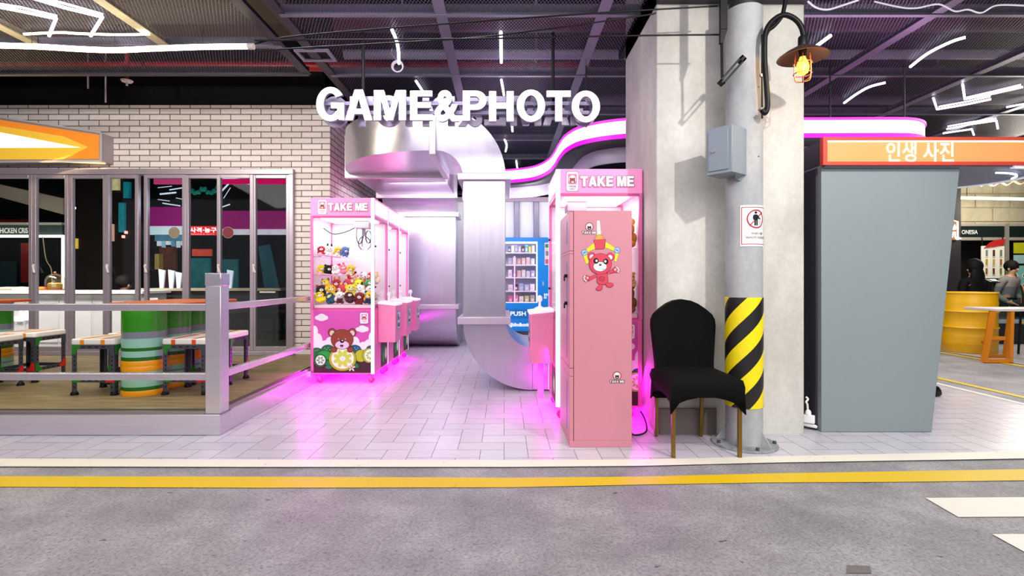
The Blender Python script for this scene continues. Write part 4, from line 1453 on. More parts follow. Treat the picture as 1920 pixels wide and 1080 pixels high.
    obj('underglow_strip', MB().box(-.28, -.26, .098, .28, -.24, .1055).box(-.28, .24, .098, .28, .26, .1055).box(.26, -.23, .098, .28, .23, .1055), M('ff20e8', .4, emit=6), t)
    return t


machine = make_machine('pink claw machine with a bear and lime panel, nearest of the left row')
machine.location = (-1.695, 5.68, .006)
LEFT = [machine]
for y, l in ((6.32, 'pink claw machine in the middle of the left row of three'), (6.96, 'pink claw machine farthest back in the left row')):
    o = dup(machine)
    o.location, o['label'] = (-1.695, y, .006), l
    LEFT.append(o)
right = make_machine('pink claw machine behind the pink locker, beside the concrete pillar', -1)
right.location, right.rotation_euler = (.738, 4.285, .006), (0, 0, R(180))
# only this one has a leg under its control box
rl = right.location
obj('support_leg', MB().box(.40 + rl.x, -.14 + rl.y, .085 + rl.z, .45 + rl.x, -.08 + rl.y, .43 + rl.z), M('f0a0c8', .4), right, bevel=.003)
for o in LEFT + [right]:
    lamp('claw_machine_interior', 'AREA', (o.location.x, o.location.y, 1.735), 3.4, (1, .97, 1), .45)
for o in LEFT:
    lamp('claw_machine_underglow', 'AREA', (o.location.x + .02, o.location.y, .095), 20, (1, .005, .9), .6)
lamp('claw_machine_underglow', 'AREA', (.738, 4.285, .095), 26, (1, .005, .9), .6)
lamp('claw_machine_underglow', 'AREA', (-2.0, 5.28, .22), 6, (1, .005, .9), .1, .25, aim=(-1.9, 4.6, .1))  # added magenta spill onto the terrace kerb, outside the machine
lamp('claw_machine_underglow', 'AREA', (.40, 4.25, .30), 8, (1, .005, .9), .3, .5, aim=(-.3, 4.3, .2))
lamp('claw_machine_underglow', 'AREA', (1.06, 4.0, .30), 7, (1, .005, .9), .2, .3, aim=(1.06, 3.6, .1))

# ================================================================ PLUSH PRIZES
def plush(pos, r, cols, label, group, kind=0, face=(0, -1), roll=0):
    """One stuffed toy: head, body, ears, muzzle, limbs in one skin."""
    main, acc, muz = cols
    a = math.atan2(face[0], -face[1])
    q = Matrix.Rotation(a, 3, 'Z')
    mb = MB()
    c = Vector((0, 0, 0))

    def e(x, y, z, rx, ry, rz, m, n=10, k=7):
        mb.mat(m)
        mb.ell(q @ Vector((x * r, y * r, z * r)), (rx * r, ry * r, rz * r), q, n, k)
    e(0, .05, -.45, .72, .62, .62, 0)
    e(0, 0, .35, .85, .75, .72, 0 if kind != 2 else 1)
    for s in (-1, 1):
        if kind == 1:
            e(s * .4, .1, 1.15, .2, .12, .42, 1)
        else:
            e(s * .62, .05, .92, .28, .16, .28, 1 if kind == 0 else 0)
        e(s * .70, -.15, -.35, .26, .26, .42, 1 if kind == 2 else 0)
        e(s * .40, -.55, -.82, .30, .38, .26, 0)
        e(s * .32, -.70, .48, .09, .06, .11, 3, 8, 5)
    e(0, -.66, .20, .36, .24, .26, 2)
    e(0, -.88, .28, .10, .07, .08, 3, 8, 5)
    mb.v = [tuple(Vector(v)) for v in mb.v]
    o = obj('plush_toy', mb, [M(x, .85, noise=.2, scale=60) for x in (main, acc, muz, '151214')])
    o.location = pos
    o.rotation_euler = (roll * .5, roll, 0)
    return tag(o, label, 'plush toy', group)


GRPN = 'plush toys in the nearest left claw machine'
rows = [
    ('front', .912, 5.462, 6, -1.955, .103, [('f2dc1c', 'yellow'), ('1d5068', 'teal'), ('5a1a24', 'maroon'), ('4a1722', 'dark red'), ('7d1a22', 'crimson'), ('1c2d5c', 'navy')]),
    ('second', .985, 5.50, 6, -1.955, .103, [('2b1a1c', 'black'), ('f2c22a', 'golden'), ('f6e21e', 'bright yellow'), ('f0d860', 'pale yellow'), ('e8eef0', 'white'), ('8c1c2a', 'wine red')]),
    ('third', 1.045, 5.55, 5, -1.93, .118, [('f6e850', 'lemon yellow'), ('c2244a', 'raspberry red'), ('f4ead0', 'cream'), ('f8ea3c', 'yellow'), ('3fa060', 'green')]),
    ('fourth', 1.12, 5.62, 5, -1.66, .062, [('f4e6c8', 'ivory'), ('f2b8c8', 'pale pink'), ('f0e0ea', 'pearl'), ('e8a0b8', 'rose pink'), ('f6d8c0', 'peach')]),
    ('lower shelf', 1.209, 5.475, 5, -1.95, .078, [('f0d418', 'yellow'), ('1a181c', 'black'), ('f2f0f4', 'white'), ('e88aa8', 'pink'), ('f0e4c8', 'cream')]),
    ('upper shelf', 1.409, 5.485, 4, -1.955, .085, [('b82030', 'red'), ('e8ecf4', 'pale blue'), ('f4f0f0', 'white'), ('5a7ab8', 'blue')]),
]
k = 0
ORD = ['first', 'second', 'third', 'fourth', 'fifth', 'sixth']
for rn, z, y, n, x0, dx, cols in rows:
    for i, (c, cn) in enumerate(cols):
        r = .060 if 'shelf' not in rn else .050
        plush((x0 + dx * i + random.uniform(-.006, .006), y + random.uniform(-.012, .012), z + random.uniform(-.008, .008)), r,
              (c, random.choice(['f4eee8', 'f0c020', '221a1c', 'd8405a']), 'f6efe4'),
              '%s plush toy, %s from left, %s row of the nearest claw machine' % (cn, ORD[i], rn), GRPN, k % 3, (random.uniform(-.8, .8), -1), random.uniform(-.5, .5))
        k += 1
for mi, yc, tag_ in ((1, 6.32, 'middle'), (2, 6.96, 'farthest')):
    for i, (c, cn) in enumerate((('6a4a8c', 'purple'), ('f0b040', 'orange'), ('e8e4e8', 'white'), ('c8a070', 'tan'))):
        plush((-1.475 - (i % 2) * .09, yc - .2 + i * .12, .90 + .05 * (i % 2)), .06, (c, 'e8d8c8', 'f6efe4'),
              '%s plush toy at the glass door of the %s claw machine in the left row' % (cn, tag_), 'plush toys in the left row behind', i % 3, (1, -.3))
for i, (c, cn) in enumerate((('7a5a9c', 'violet'), ('f0a848', 'apricot'), ('eae6ea', 'white'))):
    plush((-1.465, 5.56 + i * .12, .90 + .03 * (i % 2)), .055, (c, 'e8d8c8', 'f6efe4'), '%s plush toy at the side door of the nearest left claw machine' % cn, GRPN, (i + 1) % 3, (1, -.2))
for (x, y, z, r, c, l) in ((.957, 4.085, 1.468, .105, 'c87a1e', 'golden brown plush bear, highest of those beside the pillar'), (.94, 4.36, 1.25, .085, 'a85a18', 'brown plush bear on the lower clear shelf in the right claw machine'),
                           (.995, 4.06, 1.10, .055, 'd8b070', 'small pale tan plush bear sitting on the dark brown one by the pillar'), (.957, 4.085, .955, .105, '8c4a16', 'dark brown plush bear, lowest beside the pillar'),
                           (.50, 4.08, 1.06, .07, 'f0c030', 'yellow plush toy at the left edge of the right claw machine'), (.50, 4.10, .92, .075, '7a1f5a', 'plum plush toy at the left edge of the right claw machine, lowest')):
    plush((x, y, z), r, (c, c, 'e6c898'), l, 'plush toys in the right claw machine', 0, (.1, -1))

# ================================================================ PINK LOCKER
LP = M('cb8594', .38, noise=.04)
LPD = M('c9848f', .4)
lk = thing('locker', 'tall pink locker with a red cartoon bear print facing the road', 'locker', (.63, 3.64, 0))
LX0, LX1, LY0, LY1, LZ = .4290, .8375, 3.35, 3.92, 1.554
s7 = .0245
obj('body', MB().box(LX0 + s7 + .003, LY0 + .0, .045, LX1, LY1, LZ).box(LX0 + .002, LY0, LZ - .006, LX0 + s7 + .003, LY1, LZ), LP, lk, bevel=.003)
zq = lambda py: H - (py - CY) * LY0 / F
obj('plinth', MB().prism([(LX0, LY0 - .004, .006), (LX1 - .012, LY0 - .004, .006), (LX1 + .002, LY0 - .004, .03), (LX1 + .002, LY0 - .004, .046), (LX0, LY0 - .004, .046)], (0, .57, 0)), LP, lk, bevel=.002)
for z0, z1 in ((zq(470), zq(397)), (zq(690), zq(476)), (zq(828), zq(706))):
    d = obj('door', MB().box(LX0, LY0, z0, LX0 + s7, LY1 - .005, z1), LP, lk, bevel=.002)
    obj('name_strip', MB().box(LX0 - .002, LY0 + .12, z0 + .05, LX0, LY0 + .16, z1 - .05), M('8f7ab8', .4), d)
    if z1 - z0 > .5:
        for pz in (517, 570):
            obj('lock', MB().cyl((LX0, LY0 + .12, zq(pz)), (LX0 - .02, LY0 + .12, zq(pz)), .012, 12).bar((LX0 - .02, LY0 + .12, zq(pz)), (LX0 - .02, LY0 + .12, zq(pz) - .035), .008, .012), M('141216', .4), d)
obj('seam_rail', MB().box(LX0, LY0, zq(706) + .003, LX0 + s7, LY1 - .005, zq(690) - .003), LPD, lk)
obj('seam_rail', MB().box(LX0, LY0, zq(476) + .002, LX0 + s7, LY1 - .005, zq(470) - .002), LPD, lk)
a = Art(.00007)
k = LY0 / F
red, mar, wht, yel, cyb = M('d03a55', .45), M('5a1022', .45), M('f0ecea', .45), M('ecd81c', .45), M('8fc0ea', .45)


def UV(x, y):
    return ((1050 + x / 6.747 - 1068) * k, (840 - (400 + y / 6.75)) * k)


def oe(x, y, rx, ry, m, rot=0, o=4.5, om=mar):
    u, v = UV(x, y)
    q = k / 6.748
    a.ell(u, v, (rx + o) * q, (ry + o) * q, om, rot)
    a.ell(u, v, rx * q, ry * q, m, rot)


def e1(x, y, rx, ry, m, rot=0):
    u, v = UV(x, y)
    a.ell(u, v, rx * k / 6.748, ry * k / 6.748, m, rot)


def pl_(pts, m, om=mar, grow=1.0):
    cx, cy = sum(p[0] for p in pts) / len(pts), sum(p[1] for p in pts) / len(pts)
    big = []
    for x, y in pts:
        d = math.hypot(x - cx, y - cy)
        big.append(UV(x + (x - cx) / d * 5, y + (y - cy) / d * 5))
    a.poly(list(reversed(big)) if False else big, om)
    a.poly([UV(*p) for p in pts], m)


def ccw(pts):
    s = sum(pts[i - 1][0] * pts[i][1] - pts[i][0] * pts[i - 1][1] for i in range(len(pts)))
    return pts if s < 0 else list(reversed(pts))    # picture rows run downwards


pl_(ccw([(465, 275), (466, 105), (474, 90), (486, 86), (498, 92), (506, 105), (520, 268)]), M('e4d8d8', .45), M('8a7078', .45))
oe(499, 320, 52, 48, M('dba23a', .45), 0, 5, M('8a4a1e', .45))
pl_(ccw([(430, 372), (330, 455), (350, 490), (447, 447)]), yel, M('6a6010', .45))
pl_(ccw([(578, 360), (700, 440), (685, 478), (570, 430)]), yel, M('6a6010', .45))
pl_(ccw([(295, 530), (330, 640), (362, 632), (345, 520)]), yel, M('6a6010', .45))
pl_(ccw([(702, 500), (686, 605), (712, 612), (742, 510)]), yel, M('6a6010', .45))
pl_(ccw([(425, 338), (578, 328), (556, 450), (450, 456)]), red)
for x, y, rt in ((310, 497, 28), (722, 468, -30)):
    oe(x, y, 34, 34, cyb, 0, 5, M('2a4a8a', .45))
    e1(x, y, 26, 5, M('1d3f86', .45), rt)
for x, y in ((398, 545), (635, 550)):
    oe(x, y, 48, 50, red)
    e1(x + (6 if x < 500 else -2), y + 8, 28, 30, wht)
# arms, body and feet
pl_(ccw([(470, 765), (380, 800), (350, 830), (365, 860), (400, 835), (480, 795)]), red)
pl_(ccw([(600, 745), (650, 720), (690, 680), (725, 740), (660, 755), (600, 770)]), red)
for cx, cy, d0 in ((340, 820, 1), (705, 715, -1)):
    oe(cx, cy, 30, 32, red)
    for j in range(4):
        t = math.radians((140 if d0 > 0 else -40) + j * 36)
        oe(cx + 36 * math.cos(t) * (1 if d0 > 0 else 1), cy - 36 * math.sin(t), 11, 14, M('f2c8cc', .45), math.degrees(t) - 90, 4)
    e1(cx + 8 * d0, cy - 4, 14, 15, M('f2b8c0', .45))
pl_(ccw([(468, 770), (595, 762), (606, 850), (596, 892), (560, 898), (495, 896), (470, 870)]), red)
oe(528, 828, 36, 30, M('b82a44', .45), 0, 4)
pl_(ccw([(505, 900), (535, 905), (530, 960), (500, 975), (468, 972), (455, 950), (480, 930)]), red)
pl_(ccw([(572, 890), (600, 880), (640, 880), (668, 890), (670, 915), (640, 935), (600, 930)]), red)
oe(510, 640, 140, 130, red)
e1(505, 674, 88, 64, mar)
e1(505, 674, 83, 59, M('dfe4e6', .45))
for x, y in ((455, 603), (578, 610)):
    e1(x, y, 33, 36, M('1a1418', .45))
    e1(x + (6 if x < 500 else -6), y - 2, 14, 16, wht)
e1(508, 652, 17, 13, M('1a1418', .45))
e1(506, 647, 6, 4, M('9aa0a4', .45))
e1(552, 710, 14, 4, M('5a4a50', .45), 15)
a.build('printed_bear', (LX0, LY0 - .0008, zq(840)), (1, 0, 0), (0, 0, 1), lk)
for ox, oy, sc in ((371, 170, 1.0), (371 + (1157 - 1105.0) * 6.747 * 1.0, 170 + (704.5 - 425.2) * 6.75, 1.0)):
    a = Art(.00007)
    e1(ox, oy, 54, 54, mar)
    e1(ox, oy, 46, 46, M('f0b8cc', .45))
    e1(ox, oy - 8, 26, 34, wht)
    e1(ox, oy + 18, 24, 22, M('1a1014', .45))
    for s in (-1, 1):
        e1(ox + s * 16, oy - 2, 8, 8, M('1a1014', .45))
    e1(ox, oy + 22, 8, 6, wht)
    u0, v0 = UV(ox - 92, oy + 90)
    u1, v1 = UV(ox + 92, oy + 58)
    a.text('TAKE ME', u0, v0, u1, v1, wht, outline=M('1a1014', .45), ow=.0022)
    a.build('printed_logo', (LX0, LY0 - .0008, zq(840)), (1, 0, 0), (0, 0, 1), lk)
# cables by the pillar foot
tag(obj('power_cable', MB().tube(smooth_pts([(1.05, 3.94, .09), (1.06, 3.85, .05), (1.03, 3.70, .012), (.95, 3.60, .012), (.90, 3.62, .02), (.93, 3.75, .10), (.96, 3.95, .09)], 6), .006, 6), M('1a1416', .5)), 'black power cable looping on the floor between locker and pillar', 'cable')

# ================================================================ STEEL POST, BOX, LITTER SIGN
PX, PY, PR = 1.603, 3.42, .114
PIPE = concrete('8f939a', 'b4b6b8', 4)
pp = thing('steel_post', 'grey steel post with black and yellow hazard sleeve before the pillar', 'post', (PX, PY, 0))
obj('shaft', MB().cyl((PX, PY, .02), (PX, PY, 2.895), PR, 40), PIPE, pp)
obj('base_flange', MB().lathe([(.0, .006), (.205, .006), (.207, .012), (.203, .022), (.0, .022)], (PX, PY, 0), 36), concrete('70757c', 'a0a4a8', 12), pp)
mb = MB()
for an in (-125, -50, 20, 150):
    c, s = math.cos(R(an)), math.sin(R(an))
    n = Vector((-s, c, 0)) * .005
    p0 = Vector((PX + c * PR, PY + s * PR, .022))
    p1 = Vector((PX + c * .175, PY + s * .175, .022))
    mb.prism([p0 - n, p1 - n, p0 - n + Vector((0, 0, .10))], n * 2)
obj('gusset', mb, PIPE, pp, smooth=False)
mb = MB()
for an in (-90, -15, 80, 190):
    p = Vector((PX + .185 * math.cos(R(an)), PY + .185 * math.sin(R(an)), .022))
    mb.cyl(p, p + Vector((0, 0, .018)), .011, 6)
obj('bolt', mb, M('5c6066', .4, .7), pp)
z0, z1 = H - (766 - CY) * 3.33 / F, H - (558 - CY) * 3.33 / F
hz = MB().lathe([(PR + .001, 0), (PR + .004, .002), (PR + .004, z1 - z0 - .002), (PR + .001, z1 - z0)], (0, 0, 0), 48)
hs = obj('hazard_sleeve', MB().add([(v[0] + PX, v[1] + PY, v[2] + z0) for v in hz.v], hz.f), hazardmat(), pp)
for zz in (1.55, 1.9, 2.2, 2.35):
    obj('screw', MB().cyl((PX + .045, PY - PR * .9, zz), (PX + .046, PY - PR * .93, zz), .005, 8), M('22262a', .4), pp)
struct('post_cap', MB().cyl((PX, PY, 2.895), (PX, PY, 3.06), PR - .02, 24), M('26242a', .6))

# no-littering plate bent round the post
RS = PR + .0022
sg = thing('no_littering_sign', 'white no-littering sign with Korean text wrapped on the grey post', 'sign', (PX, PY - PR, 1.4))
sw, sz0, sz1 = .186, H - (462 - CY) * 3.31 / F, H - (384.5 - CY) * 3.31 / F
sh = sz1 - sz0


def bend(u, v, d):
    an = (u - sw / 2) / RS + .17
    return (PX + (RS + d) * math.sin(an), PY - (RS + d) * math.cos(an), sz0 + v)


mb = MB()
n = 16
L0 = [bend(sw * i / n, 0, 0) for i in range(n + 1)] + [bend(sw * i / n, sh, 0) for i in range(n + 1)]
L1 = [bend(sw * i / n, 0, .0012) for i in range(n + 1)] + [bend(sw * i / n, sh, .0012) for i in range(n + 1)]
q = [(i, i + 1, n + 2 + i, n + 1 + i) for i in range(n)]
N = len(L0)
mb.add(L0 + L1, [tuple(reversed(f)) for f in q] + [tuple(i + N for i in f) for f in q] + [(i, i + N, i + 1 + N, i + 1) for i in range(n)] + [(n + 2 + i, n + 2 + i + N, n + 1 + i + N, n + 1 + i) for i in range(n)] + [(0, n + 1, n + 1 + N, N), (n, n + N, 2 * n + 1 + N, 2 * n + 1)])
obj('plate', mb, M('f2f0f2', .4), sg)
a = Art(.0004)
a.l = 4
RD, BK = M('a51626', .45), M('17161a', .45)


def fine(x0, y0, x1, y1, m, k=14):
    nx = max(1, int(k * (x1 - x0) / sw))
    a.l += 1
    for i in range(nx):
        xa, xb = x0 + (x1 - x0) * i / nx, x0 + (x1 - x0) * (i + 1) / nx
        a.poly([(xa, y0), (xb, y0), (xb, y1), (xa, y1)], m, True)


bx, by, t = .007, .012, .0045
fine(bx, by, sw - bx, by + t, RD)
fine(bx, sh - by - t, sw - bx, sh - by, RD)
fine(bx, by, bx + t, sh - by, RD)
fine(sw - bx - t, by, sw - bx, sh - by, RD)
cx, cy, cr = sw * .53, sh * .665, .061
a.l += 1
for i in range(40):     # red ring
    t0, t1 = R(i * 9), R(i * 9 + 9)
    a.poly([(cx + cr * math.cos(t0), cy + cr * math.sin(t0)), (cx + cr * math.cos(t1), cy + cr * math.sin(t1)), (cx + (cr - .008) * math.cos(t1), cy + (cr - .008) * math.sin(t1)), (cx + (cr - .008) * math.cos(t0), cy + (cr - .008) * math.sin(t0))], RD, True)
a.ell(cx - .004, cy + .041, .009, .008, BK)
a.poly(rrect(cx - .023, cy - .008, cx + .013, cy + .028, .012), BK)
a.poly(rrect(cx - .014, cy - .043, cx - .005, cy + .01, .003), BK)
a.poly(rrect(cx - .001, cy - .043, cx + .008, cy + .01, .003), BK)
a.line((cx + .010, cy + .018), (cx + .020, cy + .003), .007, BK)
a.line((cx + .018, cy + .003), (cx + .032, cy + .002), .006, BK)
for dx, dy in ((.025, -.009), (.018, -.020), (.031, -.022), (.023, -.033)):
    a.ell(cx + dx, cy + dy, .0032, .0032, BK, n=8)
a.line((cx - .043, cy - .043), (cx + .043, cy + .043), .008, RD)
a.text('쓰레기를', sw * .34, sh * .285, sw * .78, sh * .345, M('5a3436', .5), False, .015)
a.text('버리지 마세요', sw * .18, sh * .185, sw * .88, sh * .25, M('5a3436', .5), False, .015)
a.text('DO NOT LITTER', sw * .38, sh * .12, sw * .72, sh * .138, M('7a6a6c', .5), False, 0)
a.build('printed_panel', (0, 0, 0), (1, 0, 0), (0, 0, 1), sg, bend=bend)

# junction box, turned towards the passage
JB = M('85909a', .42, .1)
A_, B_, C_ = Vector((1.427, 3.20, 0)), Vector((1.315, 3.33, 0)), Vector((1.569, 3.31, 0))
u, v = (B_ - A_), (C_ - A_)
jb = thing('junction_box', 'grey steel junction box with small lock mounted on the post', 'junction box', (1.46, 3.3, 1.777))
jz0, jz1 = 1.777, 2.077
obj('body', MB().prism([(A_.x, A_.y, jz0), (C_.x, C_.y, jz0), ((C_ + u).x, (C_ + u).y, jz0), (B_.x, B_.y, jz0)], (0, 0, jz1 - jz0)), JB, jb, bevel=.004)
nrm = Vector((-v.x, -v.y, 0)).normalized()
f0, f1 = A_ + u * .14, A_ + u * .90
f0 += nrm * .0005
f1 += nrm * .0005
dr = obj('door', MB().prism([(f0.x, f0.y, jz0 + .022), (f1.x, f1.y, jz0 + .022), (f1.x, f1.y, jz1 - .022), (f0.x, f0.y, jz1 - .022)], nrm * .006), JB, jb, bevel=.002)
lp = A_ + u * .68 + nrm * .006 + Vector((0, 0, jz0 + .15))
obj('lock', MB().cyl(lp, lp + nrm * .012, .011, 14), M('d8d6d8', .25, .8), dr)
obj('bracket', MB().prism([(1.47, 3.25, jz0), (1.56, 3.31, jz0), (1.56, 3.33, jz0 - .045), (1.50, 3.32, jz0 - .02)], (.01, .03, 0)), JB, jb)

# ================================================================ BLACK CHAIR
CB = M('020203', .85, noise=.3, scale=40)
GOLD = M('7d6226', .35, .55)
ch = thing('banquet_chair', 'chair under a black stretch cover with brass legs beside the post', 'chair', (1.26, 3.36, 0))
x0, x1, y0, y1 = 1.043, 1.452, 3.155, 3.555
for x, y, yt in ((x0, y0, 0), (x1, y0, 0), (x0 + .02, y1 + .03, -.03), (x1 - .075, y1 + .03, -.03)):
    obj('leg', MB().prism([(x - .011, y - .011, .006), (x + .011, y - .011, .006), (x + .011, y + .011, .006), (x - .011, y + .011, .006)], (0, yt, .42)), GOLD, ch, bevel=.002)


def per(n=10):
    pts = []
    for (ax, ay), (bx_, by_) in (((x0, y0), (x1, y0)), ((x1, y0), (x1, y1)), ((x1, y1), (x0, y1)), ((x0, y1), (x0, y0))):
        for i in range(n):
            t_ = i / n
            pts.append((ax + (bx_ - ax) * t_, ay + (by_ - ay) * t_, t_))
    return pts


pp_ = per()
mx_, my_ = (x0 + x1) / 2, (y0 + y1) / 2
L = []
for zt, grow, kind in ((.500, -.10, 0), (.497, -.03, 0), (.478, .012, 0), (.44, .020, 0), (.40, .016, 0), (0, .020, 1)):
    l = []
    for i, (x, y, t_) in enumerate(pp_):
        z = zt
        g = grow
        if kind:
            hem = math.sin(math.pi * t_) ** .36
            depth = .105 if i < 10 else .09
            z = .275 + depth * hem
            g = grow - .022 * hem
        dx, dy = x - mx_, y - my_
        wv = .004 * math.sin(i * 2.7 + zt * 60) if zt < .46 else 0
        l.append((x + (g + wv) * (1 if dx > .15 else -1 if dx < -.15 else dx / .205), y + (g + wv) * (1 if dy > .15 else -1 if dy < -.15 else dy / .20), z))
    L.append(l)
mb = MB().loops(L, cap=False)
mb.f.append(tuple(reversed(range(len(pp_)))))
mb.m.append(0)
so = obj('seat_cover', mb, CB, ch, angle=70)
sm = so.modifiers.new('solid', 'SOLIDIFY')
sm.thickness = .006
# back: rounded top, narrow waist, leaning a little
prof = [(0, .965), (.055, .957), (.105, .935), (.155, .90), (.198, .862), (.216, .825), (.219, .78), (.212, .70), (.203, .60), (.197, .52), (.197, .44), (.205, .36), (.21, .29)]
L = []
for d, f in ((-.028, .93), (-.034, 1.0), (.034, 1.0), (.028, .93)):
    l = []
    out = [(a_, z) for a_, z in prof] + [(-a_, z) for a_, z in reversed(prof[1:])]
    for a_, z in out:
        zc = .60
        yy = 3.548 + .09 * max(0, z - .45) + d + (.012 * math.cos(a_ * 7) if z > .5 else 0)
        l.append((mx_ + a_ * f, yy, zc + (z - zc) * (f if z > zc else 1)))
    L.append(l)
obj('back_cover', MB().loops(L), CB, ch, bevel=.012, seg=3, angle=60)
tag(obj('shaded_panel', MB().box(1.10, 3.615, .006, 1.50, 3.64, .19), M('6f6560', .6)), 'brownish panel with painted shadow at the pillar foot behind the black chair', 'board')  # dark colour stands for shadow as well as a darker panel

# ================================================================ CAGED LAMP WITH GOOSENECK
yl = 3.2
lx, lz = P(1505, 0, yl).x, P(0, 101, yl).z
lm = thing('caged_lamp', 'rusty caged wall lamp with glowing amber bulb on a black gooseneck', 'lamp', (lx, yl, lz))
RUST = M('4a3530', .5, .4)
obj('shade', MB().lathe([(.022, .052), (.04, .045), (.10, .012), (.142, -.018), (.146, -.024), (.138, -.022), (.098, .004), (.04, .035), (.02, .04)], (lx, yl, lz), 32), [RUST], lm)
obj('socket', MB().lathe([(.0, .115), (.022, .11), (.027, .10), (.027, .05), (.02, .0), (.018, -.02), (0, -.02)], (lx, yl, lz), 18), M('15161a', .45), lm)
bl = obj('bulb', MB().lathe([(.015, -.015), (.018, -.03), (.032, -.06), (.037, -.09), (.030, -.118), (.012, -.132), (.001, -.134)], (lx, yl, lz), 18), M('ffae2a', .3, emit=9), lm)
mb = MB()
for k in range(6):
    an = k * math.pi / 3
    c, s = math.cos(an), math.sin(an)
    mb.tube(smooth_pts([(lx + c * r, yl + s * r, lz + z) for r, z in ((.045, -.01), (.05, -.05), (.052, -.13), (.04, -.165), (.0, -.175))], 3), .0028, 5)
for z in (-.06, -.125):
    mb.tube([(lx + .052 * math.cos(a_ * .314), yl + .052 * math.sin(a_ * .314), lz + z) for a_ in range(20)], .0028, 5, closed=True)
obj('cage', mb, M('b5654a', .4, .5), lm)
lamp('caged_lamp_light', 'POINT', (lx, yl - .09, lz - .12), 3.0, (1, .55, .12), .03)


def QP(pts, Y):
    return smooth_pts([P(a_, b_, Y + (c_[0] if c_ else 0)) for a_, b_, *c_ in pts], 6)


obj('gooseneck', MB().tube(QP([(1507, 80), (1506, 62), (1500, 46), (1488, 34), (1470, 28), (1452, 36), (1439, 52), (1434, 72), (1434, 120), (1438, 170), (1439, 200), (1434, 212), (1428, 205)], yl + .05), .0165, 10), M('121215', .45), lm)
obj('conduit', MB().tube(QP([(1475, -20), (1472, 5), (1466, 30), (1452, 48), (1440, 58), (1433, 75)], yl + .06), .013, 10), M('121215', .45), lm)
obj('mount_bar', MB().tube(QP([(1427, 66), (1426, 120), (1427, 213), (1427, 221)], yl + .14), .012, 8), M('121215', .45), lm)
for py in (142, 205):
    q = P(1427, py, yl + .125)
    obj('clip', MB().cyl(q, q + Vector((0, -.012, 0)), .010, 8), M('9a948e', .4, .5), lm)

# ================================================================ BLACK BRACKET WITH BRACE
bk = thing('steel_bracket', 'black steel bracket with short angled brace hanging before the pillar', 'bracket', P(1355, 60, 3.3))
yb = 3.26
q0, q1 = P(1356, -30, yb), P(1356, 56, yb)
obj('upright', MB().box(q0.x - .022, yb - .012, q1.z, q0.x + .024, yb + .012, 3.2).prism([(q0.x - .022, yb - .012, q1.z), (q0.x + .024, yb - .012, q1.z), (q0.x - .004, yb - .012, q1.z - .09), (q0.x - .024, yb - .012, q1.z - .09)], (0, .024, 0)), BLACK, bk, bevel=.002)
obj('rod', MB().cyl(P(1353, 70, yb), P(1354, 150, yb), .009, 8), BLACK, bk)
p0, p1 = P(1351, 157, yb), P(1393, 109, yb)
d_ = (p1 - p0).normalized()
n_ = Vector((-d_.z, 0, d_.x)) * .018
mb = MB()
for s in (-1, 1):
    mb.bar(p0 + n_ * s * .75, p1 + n_ * s * .75, .05, .010, up=tuple(n_.normalized()))
mb.bar(p0, p0 + d_ * .012, .05, .036, up=tuple(n_.normalized())).bar(p1, p1 - d_ * .03, .05, .036, up=tuple(n_.normalized()))
obj('brace', mb, BLACK, bk)

# ================================================================ PHOTO BOOTH
BG = M('838e91', .5, noise=.03, scale=2)
BS = M('3a3847', .5)
bt = thing('photo_booth', 'grey tapering photo booth with orange lit Korean header', 'photo booth', (2.7, 4.0, 0))
yF = 3.68
fr = [P(1540, 312, yF), P(1800, 312, yF), P(1747, 813, yF), P(1540, 813, yF)]
obj('front_panel', MB().prism([(p.x, yF, max(p.z, .008)) for p in reversed(fr)], (0, .045, 0)), BG, bt, bevel=.003)
obj('side_cabinet', MB().box(2.275, yF + .046, .006, 3.04, 4.4, 1.915), BS, bt, bevel=.004)
obj('corner_trim', MB().box(2.268, yF + .046, .01, 2.276, yF + .13, 1.91), M('302e3b', .45), bt)
plan = [(2.262, 3.62), (3.0, 3.62), (3.62, 3.62)] + arc(3.62, 4.10, .48, .48, -80, 90, 18) + [(3.0, 4.58), (2.262, 4.58)]


def hshape(z0, z1, g):
    cx_, cy_ = 3.2, 4.1
    return MB().loops([[(x + g * (1 if x > cx_ else -1), y + g * (1 if y > cy_ else -1), z) for x, y in plan] for z in (z0, z1)])


RH = M('d23c22', .4)
hb = obj('header_box', hshape(1.925, 2.105, -.03), BS, bt)


def hband(z0, z1, off, n0=0, n1=13, th=.02):
    L = []
    p = plan[n0:n1]
    for i, (x, y) in enumerate(p):
        a_, b_ = p[max(i - 1, 0)], p[min(i + 1, len(p) - 1)]
        d = Vector((b_[0] - a_[0], b_[1] - a_[1])).normalized()
        n = Vector((d.y, -d.x))
        L.append([(x + n.x * off, y + n.y * off, z0), (x + n.x * off, y + n.y * off, z1), (x + n.x * (off - th), y + n.y * (off - th), z1), (x + n.x * (off - th), y + n.y * (off - th), z0)])
    return MB().loops(L)


